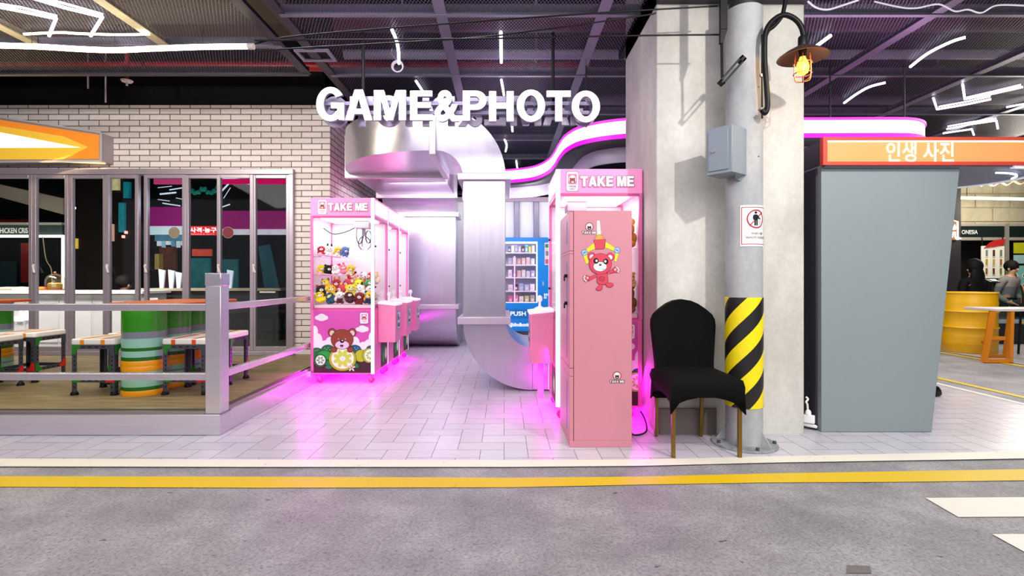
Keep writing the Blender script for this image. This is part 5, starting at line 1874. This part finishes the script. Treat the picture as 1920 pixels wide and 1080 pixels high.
obj('light_face', hband(1.935, 2.090, -.006), M('e88a4e', .4, emit=.62, noise=.12, scale=1.2), hb)
obj('frame_band', hband(2.086, 2.110, .006, th=.05), RH, hb)
obj('frame_band', hband(1.912, 1.936, .006, th=.05), RH, hb)
obj('frame_end', MB().box(2.252, 3.612, 1.912, 2.282, 3.65, 2.110), RH, hb)
obj('light_line', hband(2.078, 2.0865, -.003), M('fff0c8', .4, emit=4.0), hb)
k_ = 3.615 / F
p0, p1 = P(1664, 303, 3.615), P(1790, 265, 3.615)
Art(.001).text('인생 사진', 0, 0, p1.x - p0.x, p1.z - p0.z, M('fff6ee', .4, emit=2.2), False, .006).build('lettering', (p0.x, 3.6235, p0.z), (1, 0, 0), (0, 0, 1), hb)
obj('canopy_underside', hshape(1.905, 1.925, -.02), M('7f8aa3', .5), bt)
obj('canopy_rim', hband(1.895, 1.912, -.01, 2, len(plan), .03), M('d9dde8', .35, emit=.5), bt)
obj('under_tube', hband(1.880, 1.892, -.13, 2, 10, .012), M('e8f4ff', .4, emit=1.6), bt)
# white extension plug at the booth's foot
pq = GP(1505, 803)
es = thing('extension_plug', 'white plug and power strip at the foot of the dark booth side', 'power strip', (2.20, 3.72, 0))
obj('strip_body', MB().prism([(2.13, 3.82, .03), (2.16, 3.79, .03), (2.268, 3.70, .022), (2.268, 3.735, .022), (2.16, 3.85, .03)], (0, 0, .026)), M('e9e7e4', .4), es, bevel=.008, seg=3)
obj('plug', MB().obox((2.225, 3.745, .085), (.085, .035, .06), Matrix.Rotation(R(-38), 3, 'Z')).ell((2.225, 3.745, .125), (.022, .018, .03)), M('f2f2f4', .4), es, bevel=.006)
obj('cord', MB().tube(smooth_pts([(2.222, 3.745, .14), (2.221, 3.75, .19), (2.215, 3.755, .205), (2.232, 3.76, .225), (2.222, 3.77, .24)], 5), .0075, 8), M('ecebe8', .4), es)

# ================================================================ BLUE VENDING MACHINE
VB = M('0098f0', .4)
vm = thing('vending_machine', 'bright blue vending machine lettered PUSH at the end of the passage', 'vending machine', (.35, 9.05, 0))
VY = 8.8
vx0, vx1, vz0, vz1 = -.32, .93, .22, 1.833
gx0, gx1, gz0, gz1 = -.26, P(1008, 0, VY).x, P(0, 568, VY).z, P(0, 453, VY).z
mb = MB()
mb.box(vx0, VY + .45, vz0, vx1, VY + .5, vz1).box(vx0, VY, vz0, vx1, VY + .45, gz0).box(vx0, VY, gz1, vx1, VY + .45, vz1).box(vx0, VY, gz0, gx0, VY + .45, gz1).box(gx1, VY, gz0, vx1, VY + .45, gz1)
obj('cabinet', mb, VB, vm, bevel=.004)
mb = MB()
for x in (vx0 + .06, vx1 - .06):
    for y in (VY + .06, VY + .44):
        mb.cyl((x, y, .006), (x, y, vz0), .025, 10)
obj('foot', mb, M('26282c', .5), vm)
obj('window_frame', MB().box(gx0, VY - .01, gz0, gx0 + .015, VY + .01, gz1).box(gx1 - .02, VY - .01, gz0, gx1, VY + .01, gz1).box(gx0 + .015, VY - .01, gz0, gx1 - .02, VY + .01, gz0 + .015).box(gx0 + .015, VY - .01, gz1 - .015, gx1 - .02, VY + .01, gz1), M('f2f4f8', .35, emit=.4), vm)
obj('glass_pane', MB().box(gx0 + .015, VY - .002, gz0 + .015, gx1 - .02, VY + .002, gz1 - .015), CG, vm, smooth=False)
obj('back_panel', MB().box(gx0, VY + .43, gz0, gx1, VY + .449, gz1), M('d9cfe0', .5), vm)
obj('light_strip', MB().box(gx0 + .01, VY + .02, gz0 + .02, gx0 + .03, VY + .05, gz1 - .02).box(gx1 - .02, VY + .02, gz0 + .02, gx1 - .005, VY + .05, gz1 - .02).box(gx0 + .03, VY + .02, gz1 - .03, gx1 - .02, VY + .06, gz1 - .01), M('ffffff', .4, emit=4), vm)
obj('divider_tube', MB().cyl((P(965, 0, VY).x, VY + .02, gz0 + .02), (P(965, 0, VY).x, VY + .02, gz1 - .25), .010, 8), M('f0a8e0', .4, emit=1.2), vm)
SHZ = [P(0, y, VY + .05).z for y in (473, 496, 519.5, 545, 567)]
for z in SHZ:
    obj('shelf', MB().box(gx0 + .016, VY + .03, z - .022, gx1 - .021, VY + .42, z), M('f4f2f6', .4), vm)
fl = obj('push_flap', MB().box(P(935, 0, VY).x, VY - .008, P(0, 596, VY).z, P(996, 0, VY).x, VY, P(0, 580, VY).z), M('0b84cc', .4), vm)
x0_, x1_ = P(957, 0, VY).x, P(986, 0, VY).x
Art(.001).text('PUSH', 0, 0, x1_ - x0_, .075, M('eaf6ff', .4, emit=.6), False, .02).build('lettering', (x0_, VY - .009, P(0, 592, VY).z), (1, 0, 0), (0, 0, 1), fl)
x0_, x1_ = P(953, 0, VY).x, P(993, 0, VY).x
Art(.001).text('@blindboxin', 0, 0, x1_ - x0_, .085, M('f2faff', .4, emit=.6), False, .03).build('lettering', (x0_, VY - .001, P(0, 614, VY).z), (1, 0, 0), (0, 0, 1), vm)
x0_ = P(1021, 0, VY).x
cr_ = obj('card_reader', MB().box(x0_, VY - .012, P(0, 497, VY).z, x0_ + .10, VY, P(0, 455, VY).z), M('f4f2ee', .4), vm, bevel=.004)
Art(.001).rr(.003, .003, .097, .375, .005, M('efece6', .4)).rr(.01, .30, .09, .36, .005, M('3a9a5a', .4)).rr(.01, .02, .09, .10, .005, M('e06a7a', .4)).rr(.02, .16, .08, .24, .004, M('8a8f96', .4)).build('printed_panel', (x0_, VY - .0125, P(0, 497, VY).z), (1, 0, 0), (0, 0, 1), cr_)
obj('coin_slot', MB().box(P(1017, 0, VY).x, VY - .006, P(0, 535, VY).z, P(1020, 0, VY).x, VY, P(0, 528, VY).z), M('c8dcec', .3, .5), vm)
Art(.001).text('BLIND', 0, .05, .07, .09, M('eaf6ff', .4, emit=.6), False, .03).text('BOX', 0, 0, .05, .04, M('eaf6ff', .4, emit=.6), False, .03).build('lettering', (P(1020, 0, VY).x, VY - .001, P(0, 560, VY).z), (1, 0, 0), (0, 0, 1), vm)
CN = [[('2a2a55', 'navy'), ('e8e4f2', 'white'), ('8a94b4', 'blue grey'), ('b8a8d0', 'lilac'), ('3a3a48', 'charcoal'), ('58b8b8', 'teal'), ('c8d020', 'lime'), ('d8ccd8', 'pale lilac')],
      [('a8b4c8', 'steel blue'), ('d8e0ec', 'ice blue'), ('d8a8a8', 'dusty pink'), ('f0c8c0', 'peach'), ('f0d8d8', 'blush'), ('c8d0ec', 'pale blue')],
      [('f0f0f4', 'white'), ('8a5a8a', 'plum'), ('e0b8a8', 'salmon'), ('e8e4d8', 'ivory'), ('d8d4e8', 'lavender'), ('b0a0d0', 'violet')],
      [('f2eef2', 'white'), ('5a2050', 'dark purple'), ('a8b8e0', 'blue'), ('c0c8e8', 'pale blue'), ('e4e0ea', 'grey white')],
      [('d86a88', 'rose'), ('e890b8', 'pink'), ('f0ecdc', 'cream'), ('c8c878', 'olive'), ('a8988c', 'taupe')]]
RN = ['top', 'second', 'third', 'fourth', 'bottom']
for r_, (z, cols) in enumerate(zip(SHZ, CN)):
    n = len(cols)
    xs = [P(952 + (1003 - 952) * (i + .5) / n, 0, VY + .06).x for i in range(n)]
    for i, (c, cn) in enumerate(cols):
        w_ = .40 * (P(1003, 0, VY).x - P(952, 0, VY).x) / n
        h_ = .105 + .02 * ((i * 7 + r_) % 3) / 2
        b = Art(.001)
        o = obj('toy_box', MB().box(xs[i] - w_, VY + .06, z + .001, xs[i] + w_, VY + .13, z + h_).mat(1).box(xs[i] - w_ * .6, VY + .0590, z + .02, xs[i] + w_ * .6, VY + .0598, z + h_ * .55), [M(c, .4), M('f4eef4' if i % 2 else 'e8c8d8', .4)])
        tag(o, '%s toy box, %s from left on the %s shelf of the blue vending machine' % (cn, ORD[i] if i < 6 else ('seventh' if i == 6 else 'eighth'), RN[r_]), 'box', 'toy boxes in the vending machine')

# ================================================================ ORANGE SIGN OF THE LEFT SHOP
ys = 6.3
ls = thing('shop_lightbox', 'tapering orange lightbox sign over the left windows', 'sign', (-5.6, 6.4, 2.5))
S = lambda px, py: P(px, py, ys)
o4 = [S(-260, 180), S(190, 249), S(190, 302), S(-260, 306)]
obj('box_body', MB().prism([(p.x, ys, p.z) for p in reversed(o4)], (0, .2, 0)), M('a9a2a4', .4, .3), ls, bevel=.004)
OR_, YL_GLOW, WT_GLOW = M('e8862a', .4, emit=.42), M('e6b83a', .4, emit=.42), M('fff8e2', .4, emit=1.6)  # yellow zone and white wedge paint the box's inner glow as flat colour
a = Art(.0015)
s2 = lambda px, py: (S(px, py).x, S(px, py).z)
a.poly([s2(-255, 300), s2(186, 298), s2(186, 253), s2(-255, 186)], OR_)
a.poly([s2(-255, 300), s2(120, 299), s2(166, 276), s2(120, 256), s2(0, 236), s2(-255, 200)], YL_GLOW)
a.poly([s2(-255, 278), s2(152, 277), s2(-255, 200)], WT_GLOW)
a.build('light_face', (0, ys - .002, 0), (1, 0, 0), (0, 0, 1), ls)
mb = MB()
for p, q in ((o4[0], o4[1]), (o4[1], o4[2]), (o4[2], o4[3])):
    mb.bar((p.x, ys - .006, p.z), (q.x, ys - .006, q.z), .014, .02)
obj('face_frame', mb, M('d8d0cc', .4, .3), ls)
lamp('shop_lightbox_glow', 'AREA', (-6.0, 6.2, 2.55), 12, (1, .75, .35), 2.0, .3, aim=(-5.5, 4.5, .5))

# ================================================================ RIGHT-HAND SIDE ROAD
struct('wall_stall', MB().box(8.2, 10.6, 1.98, 17.6, 10.75, 3.3), concrete('a79f86', 'd2c9ae', 3), smooth=False)
mb = MB()
for r_, z in enumerate((2.02, 2.31, 2.60, 2.89)):
    for i in range(9):
        x = 8.3 + i * .72 + (r_ % 2) * .36
        mb.box(x, 10.56, z, x + .70, 10.6, z + .275)
struct('trim_9', mb, concrete('b5ad92', 'd8cfb4', 5), bevel=.012)
struct('wall_stall_interior', MB().box(8.0, 11.6, 0, 17.6, 11.7, 3.3), M('2b2624', .7), smooth=False)
cl_ = struct('column', MB().box(7.85, 9.3, 0, 8.30, 9.8, 3.3), M('2a2629', .6), smooth=False)
an_ = thing('neon_letter', 'golden glowing letter A on the dark column beside the photo booth', 'neon sign', (8.1, 9.2, 2.1))
p0, p1 = P(1776, 448, 9.22), P(1801, 413, 9.22)
w_, h_ = p1.x - p0.x, p1.z - p0.z
NEON = M('fff0c0', .4, emit=6)
mb = MB()
for pts in ([(.0, 0), (.12, .12), (.45, 1), (.78, .92), (.80, .1), (1, .02)], [(.0, 0), (.25, 0), (.40, .16), (.42, .36), (.60, .36), (.60, .12), (.75, -.02), (1, .02)], [(.42, .52), (.60, .52), (.58, .74), (.42, .52)]):
    mb.tube([(p0.x + a_ * w_, 9.22, p0.z + b_ * h_) for a_, b_ in pts], .013, 6)
obj('neon_tube', mb, NEON, an_)
obj('back_board', MB().box(p0.x, 9.25, p0.z - .02, p1.x, 9.3, p1.z + .02), M('5a2f1a', .5), an_)
lt = thing('stall_light_tube', 'warm light tube across the pale stone wall at right', 'ceiling light', (9.5, 9.9, 2.7))
obj('tube', MB().cyl(P(1803, 371, 9.9), P(1960, 374, 9.9), .028, 10), M('fff0b8', .4, emit=7), lt)
obj('hanger', MB().cyl((8.95, 9.9, 2.68), (8.95, 9.9, 4.4), .006, 6), DARK, lt)
st = thing('drink_stall', 'dark framed drink stall lettered ONESIA behind the yellow drum', 'stall', (9.6, 10.5, 0))
yst = 10.45
p, q = P(1800, 445, yst), P(1990, 424, yst)
obj('fascia', MB().box(p.x, yst, p.z, q.x, yst + .1, q.z), M('16221f', .5), st)
obj('top_rail', MB().box(p.x, yst - .01, q.z, q.x, yst + .11, q.z + .05).box(p.x, yst - .01, p.z - .06, q.x, yst + .11, p.z), M('bdb6ac', .4, .3), st)
x0_ = P(1803, 0, yst).x
Art(.002).text('ONESIA', 0, 0, P(1833, 0, yst).x - x0_, .085, M('d9dcd8', .5, emit=.5), False, .01).build('lettering', (x0_, yst - .002, P(0, 439, yst).z), (1, 0, 0), (0, 0, 1), st)
x = P(1887, 0, yst).x
obj('mullion', MB().box(x - .04, yst - .02, .0, x + .04, yst + .12, q.z + .05), M('a8a098', .4, .3), st)
mbd = thing('menu_board', 'white drinks menu board on the drink stall', 'menu board', (P(1862, 0, 10.4).x, 10.4, 1.2))
p, q = P(1841, 522, 10.4), P(1884, 461, 10.4)
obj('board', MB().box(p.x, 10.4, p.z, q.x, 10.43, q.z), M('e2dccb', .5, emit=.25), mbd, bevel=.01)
obj('hanger', MB().box(p.x + .02, 10.415, q.z, p.x + .03, 10.425, P(0, 440, yst).z), M('2a2624', .5), mbd)
obj('hanger', MB().box(q.x - .03, 10.415, q.z, q.x - .02, 10.425, P(0, 440, yst).z), M('2a2624', .5), mbd)
a = Art(.001)
W_, H_ = q.x - p.x, q.z - p.z
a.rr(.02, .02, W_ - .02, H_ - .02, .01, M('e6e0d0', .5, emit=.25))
for i in range(3):
    for j in range(3):
        cx_, cy_ = W_ * (.2 + .3 * i), H_ * (.12 + .28 * j)
        a.rr(cx_ - .022, cy_, cx_ + .022, cy_ + .13, .012, M(['9a5a30', 'b8a030', '7a8a9a', '6a3a2a', 'c8b060', '4a3028', '8a7a50', 'a86a40', '708878'][(i * 3 + j) % 9], .5))
        a.line((cx_ - .03, cy_ - .02), (cx_ + .03, cy_ - .02), .012, M('9a9488', .5))
a.build('printed_panel', (p.x, 10.399, p.z), (1, 0, 0), (0, 0, 1), mbd)
p, q = P(1847, 463, 10.38), P(1886, 447, 10.38)
a0, a1 = P(1846, 463, 10.36), P(1886, 448, 10.36)
bn = thing('red_banner', 'small waving red banner above the white menu board', 'banner', (a0.x, 10.36, a0.z))
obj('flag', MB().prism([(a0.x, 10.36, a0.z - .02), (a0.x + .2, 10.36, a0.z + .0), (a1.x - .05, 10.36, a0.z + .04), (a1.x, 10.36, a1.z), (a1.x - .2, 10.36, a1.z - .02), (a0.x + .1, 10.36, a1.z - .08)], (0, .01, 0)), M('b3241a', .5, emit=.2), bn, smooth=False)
obj('cord', MB().cyl((a1.x - .05, 10.365, a1.z - .02), (a1.x - .05, 10.365, P(0, 445, yst).z), .006, 6), DARK, bn)
# right display with fruit panels
dp = thing('fruit_panel', 'green and teal display panel with fruit pictures at the right edge', 'display panel', P(1912, 540, 10.3))
p, q = P(1890, 585, 10.3), P(1975, 498, 10.3)
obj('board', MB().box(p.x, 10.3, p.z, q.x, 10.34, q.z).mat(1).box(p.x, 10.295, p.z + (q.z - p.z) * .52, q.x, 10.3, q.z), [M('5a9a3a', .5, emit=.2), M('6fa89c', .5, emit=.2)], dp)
a = Art(.001)
for i in range(4):
    for j, m_ in enumerate(('c8452a', '7a2a22', 'c8452a', '8a2a24')):
        cx_, cy_ = .10 + i * .20, .13 + j * .20
        a.ell(cx_, cy_, .07, .055, M('d8e8d8', .5)).ell(cx_, cy_, .045, .04, M(m_, .5)).ell(cx_ + .02, cy_ + .03, .015, .012, M('3a7a2a', .5))
a.build('printed_panel', (p.x + .02, 10.294, p.z), (1, 0, 0), (0, 0, 1), dp)
p, q = P(1903, 494, 10.32), P(1975, 478, 10.32)
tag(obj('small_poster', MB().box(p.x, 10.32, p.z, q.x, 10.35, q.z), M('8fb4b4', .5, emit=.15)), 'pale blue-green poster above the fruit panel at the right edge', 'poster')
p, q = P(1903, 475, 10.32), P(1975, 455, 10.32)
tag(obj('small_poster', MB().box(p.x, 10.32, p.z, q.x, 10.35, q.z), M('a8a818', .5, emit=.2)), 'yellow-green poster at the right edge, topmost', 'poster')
# counter of the stall
cn_ = thing('stall_counter', 'dark based glass counter of the drink stall behind the side table', 'counter', (9.4, 8.3, 0))
p, q = P(1868, 646, 8.75), P(2060, 604, 8.75)
obj('base', MB().box(p.x, 8.75, .007, q.x, 9.2, q.z), M('272326', .5), cn_)
obj('glass_case', MB().box(p.x, 8.77, q.z, q.x, 9.18, P(0, 538, 8.75).z), glass((.86, .94, .96), .2, 'case'), cn_, smooth=False)
obj('counter_top', MB().box(p.x - .02, 8.73, q.z - .02, q.x, 9.22, q.z + .015), M('aab4b8', .35), cn_)
ps_ = thing('card_terminal', 'small payment screen on a thin black pole beside the yellow drum', 'payment terminal', P(1861, 600, 8.0))
p = P(1861, 0, 8.0)
obj('pole', MB().cyl((p.x, 8.0, .02), (p.x, 8.0, P(0, 530, 8.0).z), .018, 10), BLK, ps_)
obj('screen', MB().obox((p.x, 8.0, P(0, 527, 8.0).z), (.16, .10, .02), Matrix.Rotation(R(25), 3, 'X')), BLK, ps_)
obj('base', MB().cyl((p.x, 8.0, .007), (p.x, 8.0, .02), .03, 16), BLK, ps_)
obj('paper', MB().obox((p.x + .01, 7.99, P(0, 527, 8.0).z + .014), (.09, .06, .006), Matrix.Rotation(R(25), 3, 'X')), M('f2f2f2', .5), ps_)

# yellow oil drum
dx, dy, dr_ = 7.12, 7.85, .335
yd = thing('yellow_drum', 'bright yellow ribbed oil drum used as a table on the far pavement', 'drum', (dx, dy, .006))
prof = [(dr_ - .01, .006), (dr_, .02), (dr_, .13), (dr_ + .008, .15), (dr_, .17), (dr_ + .008, .20), (dr_, .22), (dr_ + .008, .25), (dr_, .27), (dr_, .36), (dr_ + .018, .385), (dr_, .41), (dr_, .60), (dr_ + .018, .625), (dr_, .65), (dr_ + .008, .70), (dr_, .72), (dr_ + .008, .76), (dr_, .78), (dr_, .90)]
obj('drum_body', MB().lathe(prof, (dx, dy, 0), 40), M('e8b010', .35), yd, angle=60)
obj('drum_lid', MB().lathe([(dr_ - .004, .895), (dr_ + .012, .90), (dr_ + .012, .915), (dr_ - .015, .918), (dr_ - .02, .908), (.001, .906)], (dx, dy, 0), 40), M('f0bc1c', .35), yd)
# side table with orange trestle legs
tb = thing('side_table', 'table with white top and orange trestle legs at the right edge', 'table', (7.2, 7.0, .006))
ty0, ty1 = 6.75, 7.25
txl = P(1838, 0, 7.0).x
tz = P(0, 577, 7.0).z
obj('table_top', MB().prism([(txl, ty0, tz - .035), (txl + 1.5, ty0, tz - .035), (txl + 1.5, ty1, tz - .035), (txl, ty1, tz - .035)], (0, 0, .035)), M('d5d2ce', .35), tb, bevel=.006)
OG = M('d8800f', .4)
for y in (ty0 + .03, ty1 - .03):
    pa, pb = (P(1845, 0, y).x, y, .03), (P(1893, 0, y).x, y, .03)
    obj('leg', MB().bar((pa[0], y, .012), (pa[0] + .12, y, tz - .04), .045, .05), OG, tb)
    obj('leg', MB().bar((pb[0] + (.0 if y < 7 else -.06), y, .012), (pb[0] + .02, y, tz - .04), .045, .05), OG, tb)
    obj('floor_bar', MB().bar((pa[0], y, .03), (pb[0], y, .03), .045, .045), OG, tb)
obj('cross_brace', MB().bar((P(1850, 0, ty0).x + .05, ty0 + .05, .33), (P(1875, 0, ty0).x + .1, ty0 + .05, .33), .04, .04).bar((P(1875, 0, ty0).x + .1, ty0 + .05, .33), (P(1888, 0, ty0).x + .1, ty1 - .05, .22), .04, .04), OG, tb)
fc = thing('orange_chair', 'orange backed chair with black frame cut by the right edge', 'chair', (P(1930, 0, 7.5).x, 7.5, .006))
cx_ = P(1917, 0, 7.5).x
obj('backrest', MB().prism([(cx_, 7.5, .75), (cx_ + .4, 7.5, .75), (cx_ + .4, 7.5, 1.02), (cx_ + .02, 7.5, 1.0)], (0, .03, 0)), M('c8862a', .45), fc, bevel=.01)
obj('seat', MB().box(cx_ - .02, 7.05, .45, cx_ + .42, 7.5, .48), M('c8862a', .45), fc, bevel=.01)
for xx in (cx_ - .01, cx_ + .41):
    obj('leg', MB().tube(smooth_pts([(xx, 7.55, .01), (xx, 7.52, .5), (xx, 7.48, .85), (xx, 7.52, 1.02)], 4), .014, 8), BLK, fc)
    obj('leg', MB().tube([(xx, 7.03, .01), (xx, 7.08, .46)], .014, 8), BLK, fc)
for (x0p, y0p, x1p, y1p, l) in ((1806, 343, 1845, 345, 'pale cable bundle above the warm tube at right, left piece'), (1850, 345, 1925, 340, 'pale cable bundle above the warm tube at right, right piece')):
    q = [P(x0p + (x1p - x0p) * i / 6, y0p + (y1p - y0p) * i / 6 + (4 if i % 2 else -2), 9.6) for i in range(7)]
    tag(obj('cable_bundle', MB().tube(smooth_pts(q, 4), .02, 6), M('b0a78c', .5)), l, 'cable')

# ================================================================ PEOPLE
SKIN = M('c99a7c', .6)


def skinned(name, pts, edges, mats, parent, lvl=1):
    me = bpy.data.meshes.new(name)
    off = base_loc(parent)
    me.from_pydata([tuple(Vector(p[:3]) - off) for p in pts], edges, [])
    me.materials.append(mats)
    o = bpy.data.objects.new(name, me)
    COL.objects.link(o)
    o.parent = parent
    sk = o.modifiers.new('skin', 'SKIN')
    sk.use_smooth_shade = True
    if not me.skin_vertices:
        bm_ = None
    for i, p in enumerate(pts):
        rx = p[3]
        ry = p[4] if len(p) > 4 else p[3]
        me.skin_vertices[0].data[i].radius = (rx, ry)
        me.skin_vertices[0].data[i].use_root = (i == 0)
    sb = o.modifiers.new('subdiv', 'SUBSURF')
    sb.levels = sb.render_levels = lvl
    return o


def person(label, base, rz, pose, top, bottom, hair, haircol, lean=0.0, name='person'):
    """Body in one skin; clothes and hair are children. Local: faces -Y."""
    t = thing(name, label, 'person', base)
    q = Matrix.Rotation(rz, 3, 'Z')
    B = Vector(base)
    W_ = lambda p: tuple(q @ Vector(p[:3]) + B) + tuple(p[3:])
    hz_ = {'stand': .93, 'sit': .50, 'low': .22}[pose]
    d = hz_ - .93

    def ln(y, z):
        return y - lean * (z - hz_)
    sp_ = [(0, ln(0, .93 + d), .93 + d, .15, .11), (0, ln(0, 1.08 + d), 1.08 + d, .125, .095), (0, ln(0, 1.25 + d), 1.25 + d, .145, .10), (0, ln(0, 1.38 + d), 1.38 + d, .10, .075), (0, ln(0, 1.46 + d), 1.46 + d, .05, .05),
           (0, ln(-.015, 1.54 + d), 1.54 + d, .072, .085), (0, ln(-.01, 1.62 + d), 1.62 + d, .068, .085)]
    ed = [(i, i + 1) for i in range(6)]
    pts = list(sp_)
    hands = []
    for s in (-1, 1):
        k = len(pts)
        zs = 1.36 + d
        pts += [(s * .175, ln(0, zs), zs, .055), (s * .235, ln(.03, zs - .28), zs - .28, .042), (s * .20, ln(-.18, zs - .42), zs - .42, .030), (s * .18, ln(-.26, zs - .44), zs - .44, .028, .018)]
        ed += [(3, k), (k, k + 1), (k + 1, k + 2), (k + 2, k + 3)]
        for f, fl in enumerate((.052, .066, .07, .064)):
            m = len(pts)
            xo = s * .18 + (f - 1.5) * .019
            pts += [(xo, ln(-.29, zs - .445), zs - .445, .0085), (xo, ln(-.29 - fl * .6, zs - .455), zs - .455, .008), (xo, ln(-.29 - fl, zs - .478), zs - .478, .0075)]
            ed += [(k + 3, m), (m, m + 1), (m + 1, m + 2)]
        m = len(pts)
        pts += [(s * .145, ln(-.27, zs - .45), zs - .45, .010), (s * .128, ln(-.30, zs - .465), zs - .465, .009)]
        ed += [(k + 3, m), (m, m + 1)]
    lg = []
    for s in (-1, 1):
        k = len(pts)
        if pose == 'stand':
            L_ = [(s * .09, .0, .86, .085), (s * .10, -.01, .50, .056), (s * .10, .02, .10, .036), (s * .105, -.10, .05, .036, .03)]
        else:
            L_ = [(s * .10, -.06, hz_ - .02, .085), (s * .12, -.42, max(hz_ - .02, .42), .06), (s * .12, -.47, .10, .038), (s * .12, -.60, .05, .036, .03)]
        pts += L_
        ed += [(0, k), (k, k + 1), (k + 1, k + 2), (k + 2, k + 3)]
        lg.append(L_)
    skinned('body', [W_(p) for p in pts], ed, SKIN, t)
    # clothing follows the same bones, a little fuller
    g = .016
    tp = [tuple(p[:3]) + tuple(r_ + g for r_ in p[3:]) for p in sp_[:4]]
    te = [(0, 1), (1, 2), (2, 3)]
    for s in (0, 1):
        k0 = 7 + s * (4 + 12 + 2)
        k = len(tp)
        tp += [tuple(p[:3]) + tuple(r_ + g for r_ in p[3:]) for p in pts[k0:k0 + 3]]
        te += [(3, k), (k, k + 1), (k + 1, k + 2)]
    skinned('top', [W_(p) for p in tp], te, top, t)
    tr = [sp_[0][:3] + (sp_[0][3] + .012, sp_[0][4] + .012)]
    tre = []
    for L_ in lg:
        k = len(tr)
        tr += [tuple(p[:3]) + tuple(r_ + .016 for r_ in p[3:]) for p in L_[:3]]
        tre += [(0, k), (k, k + 1), (k + 1, k + 2)]
    skinned('trousers', [W_(p) for p in tr], tre, bottom, t)
    for L_ in lg:
        f = L_[3]
        a_ = L_[2]
        c = Vector(W_((f[0], (f[1] + a_[1]) / 2 + .01, .052)))
        rot = q
        mb = MB()
        mb.loops([[rot @ Vector((w * math.cos(2 * math.pi * i / 14), l * math.sin(2 * math.pi * i / 14) + (-.02 if z > .06 else 0), z - .052)) + c for i in range(14)] for w, l, z in ((.047, .135, .008), (.052, .142, .025), (.050, .135, .055), (.042, .095, .085), (.036, .05, .11))])
        obj('shoe', mb, M('16161a', .4), t)
    hc = Vector(W_((0, ln(-.01, 1.60 + d), 1.60 + d)))
    mb = MB()
    up = Vector((0, 0, 1))
    fwd = q @ Vector((0, -1, 0))
    if hair == 'long':
        mb.ell(hc - fwd * .02 + up * .02, (.112, .118, .13), q, 16, 10)
        mb.ell(hc - fwd * .075 - up * .17, (.115, .06, .20), q, 14, 8)
    else:
        mb.ell(hc - fwd * .022 + up * .03, (.108, .115, .112), q, 16, 10)
    obj('hair', mb, M(haircol, .7, noise=.4, scale=60), t, angle=80)
    fc_ = hc + fwd * .086
    mb = MB()
    mb.ell(fc_ - up * .045, (.016, .022, .024), q, 8, 6)
    obj('nose', mb, SKIN, t)
    for s in (-1, 1):
        sd = q @ Vector((s * .034, 0, 0))
        obj('eye', MB().ell(fc_ + sd - up * .015 - fwd * .008, (.013, .008, .007), q, 8, 6), M('1c1614', .3), t)
        obj('ear', MB().ell(hc + q @ Vector((s * .088, .0, -.035)), (.012, .02, .03), q, 8, 6), SKIN, t)
    obj('mouth', MB().ell(fc_ - up * .085 - fwd * .006, (.024, .008, .006), q, 8, 6), M('9a4a44', .5), t)
    return t


# back view of the customer behind the yellow drum, on a bar stool
p = P(1826, 0, 8.5)
person('person in black with long dark hair seen from behind at the yellow drum', (p.x, 8.5, .14), R(180), 'sit', M('0c0c0e', .8), M('17171c', .8), 'long', '0d0b0c')
bs = thing('bar_stool', 'dark low stool under the person in black behind the yellow drum', 'stool', (p.x, 8.5, .006))
obj('seat', MB().cyl((p.x, 8.53, .43), (p.x, 8.53, .47), .19, 20), M('2a2522', .6), bs)
for a_ in range(3):
    obj('leg', MB().cyl((p.x + .14 * math.cos(a_ * 2.1), 8.53 + .14 * math.sin(a_ * 2.1), .006), (p.x + .09 * math.cos(a_ * 2.1), 8.53 + .09 * math.sin(a_ * 2.1), .43), .014, 8), BLK, bs)
p = P(1886, 0, 9.85)
person('person in grey clothes with dark hair behind the stall counter', (p.x, 9.85, .17), R(10), 'sit', M('8a8480', .8), M('2a2a2e', .8), 'short', '14100f', lean=.15)
p = P(233, 0, 8.3)
person('person with dark short hair whose head shows over the white counter', (p.x, 8.3, .155), R(160), 'low', M('3a3238', .8), M('20202a', .8), 'short', '1a1312')
# the one sitting behind the booth, one shoe showing
person('person seated behind the photo booth with one black shoe showing', (3.46, 4.95, .006), R(90), 'sit', M('2b2d35', .8), M('1a1b20', .8), 'short', '17120f')
sb_ = thing('booth_stool', 'small stool behind the photo booth under the seated person', 'stool', (3.46, 4.95, .006))
obj('seat', MB().cyl((3.42, 4.95, .30), (3.42, 4.95, .335), .17, 20), M('3a3638', .6), sb_)
obj('pedestal', MB().cyl((3.42, 4.95, .006), (3.42, 4.95, .30), .04, 12), M('8a8a90', .4, .6), sb_)
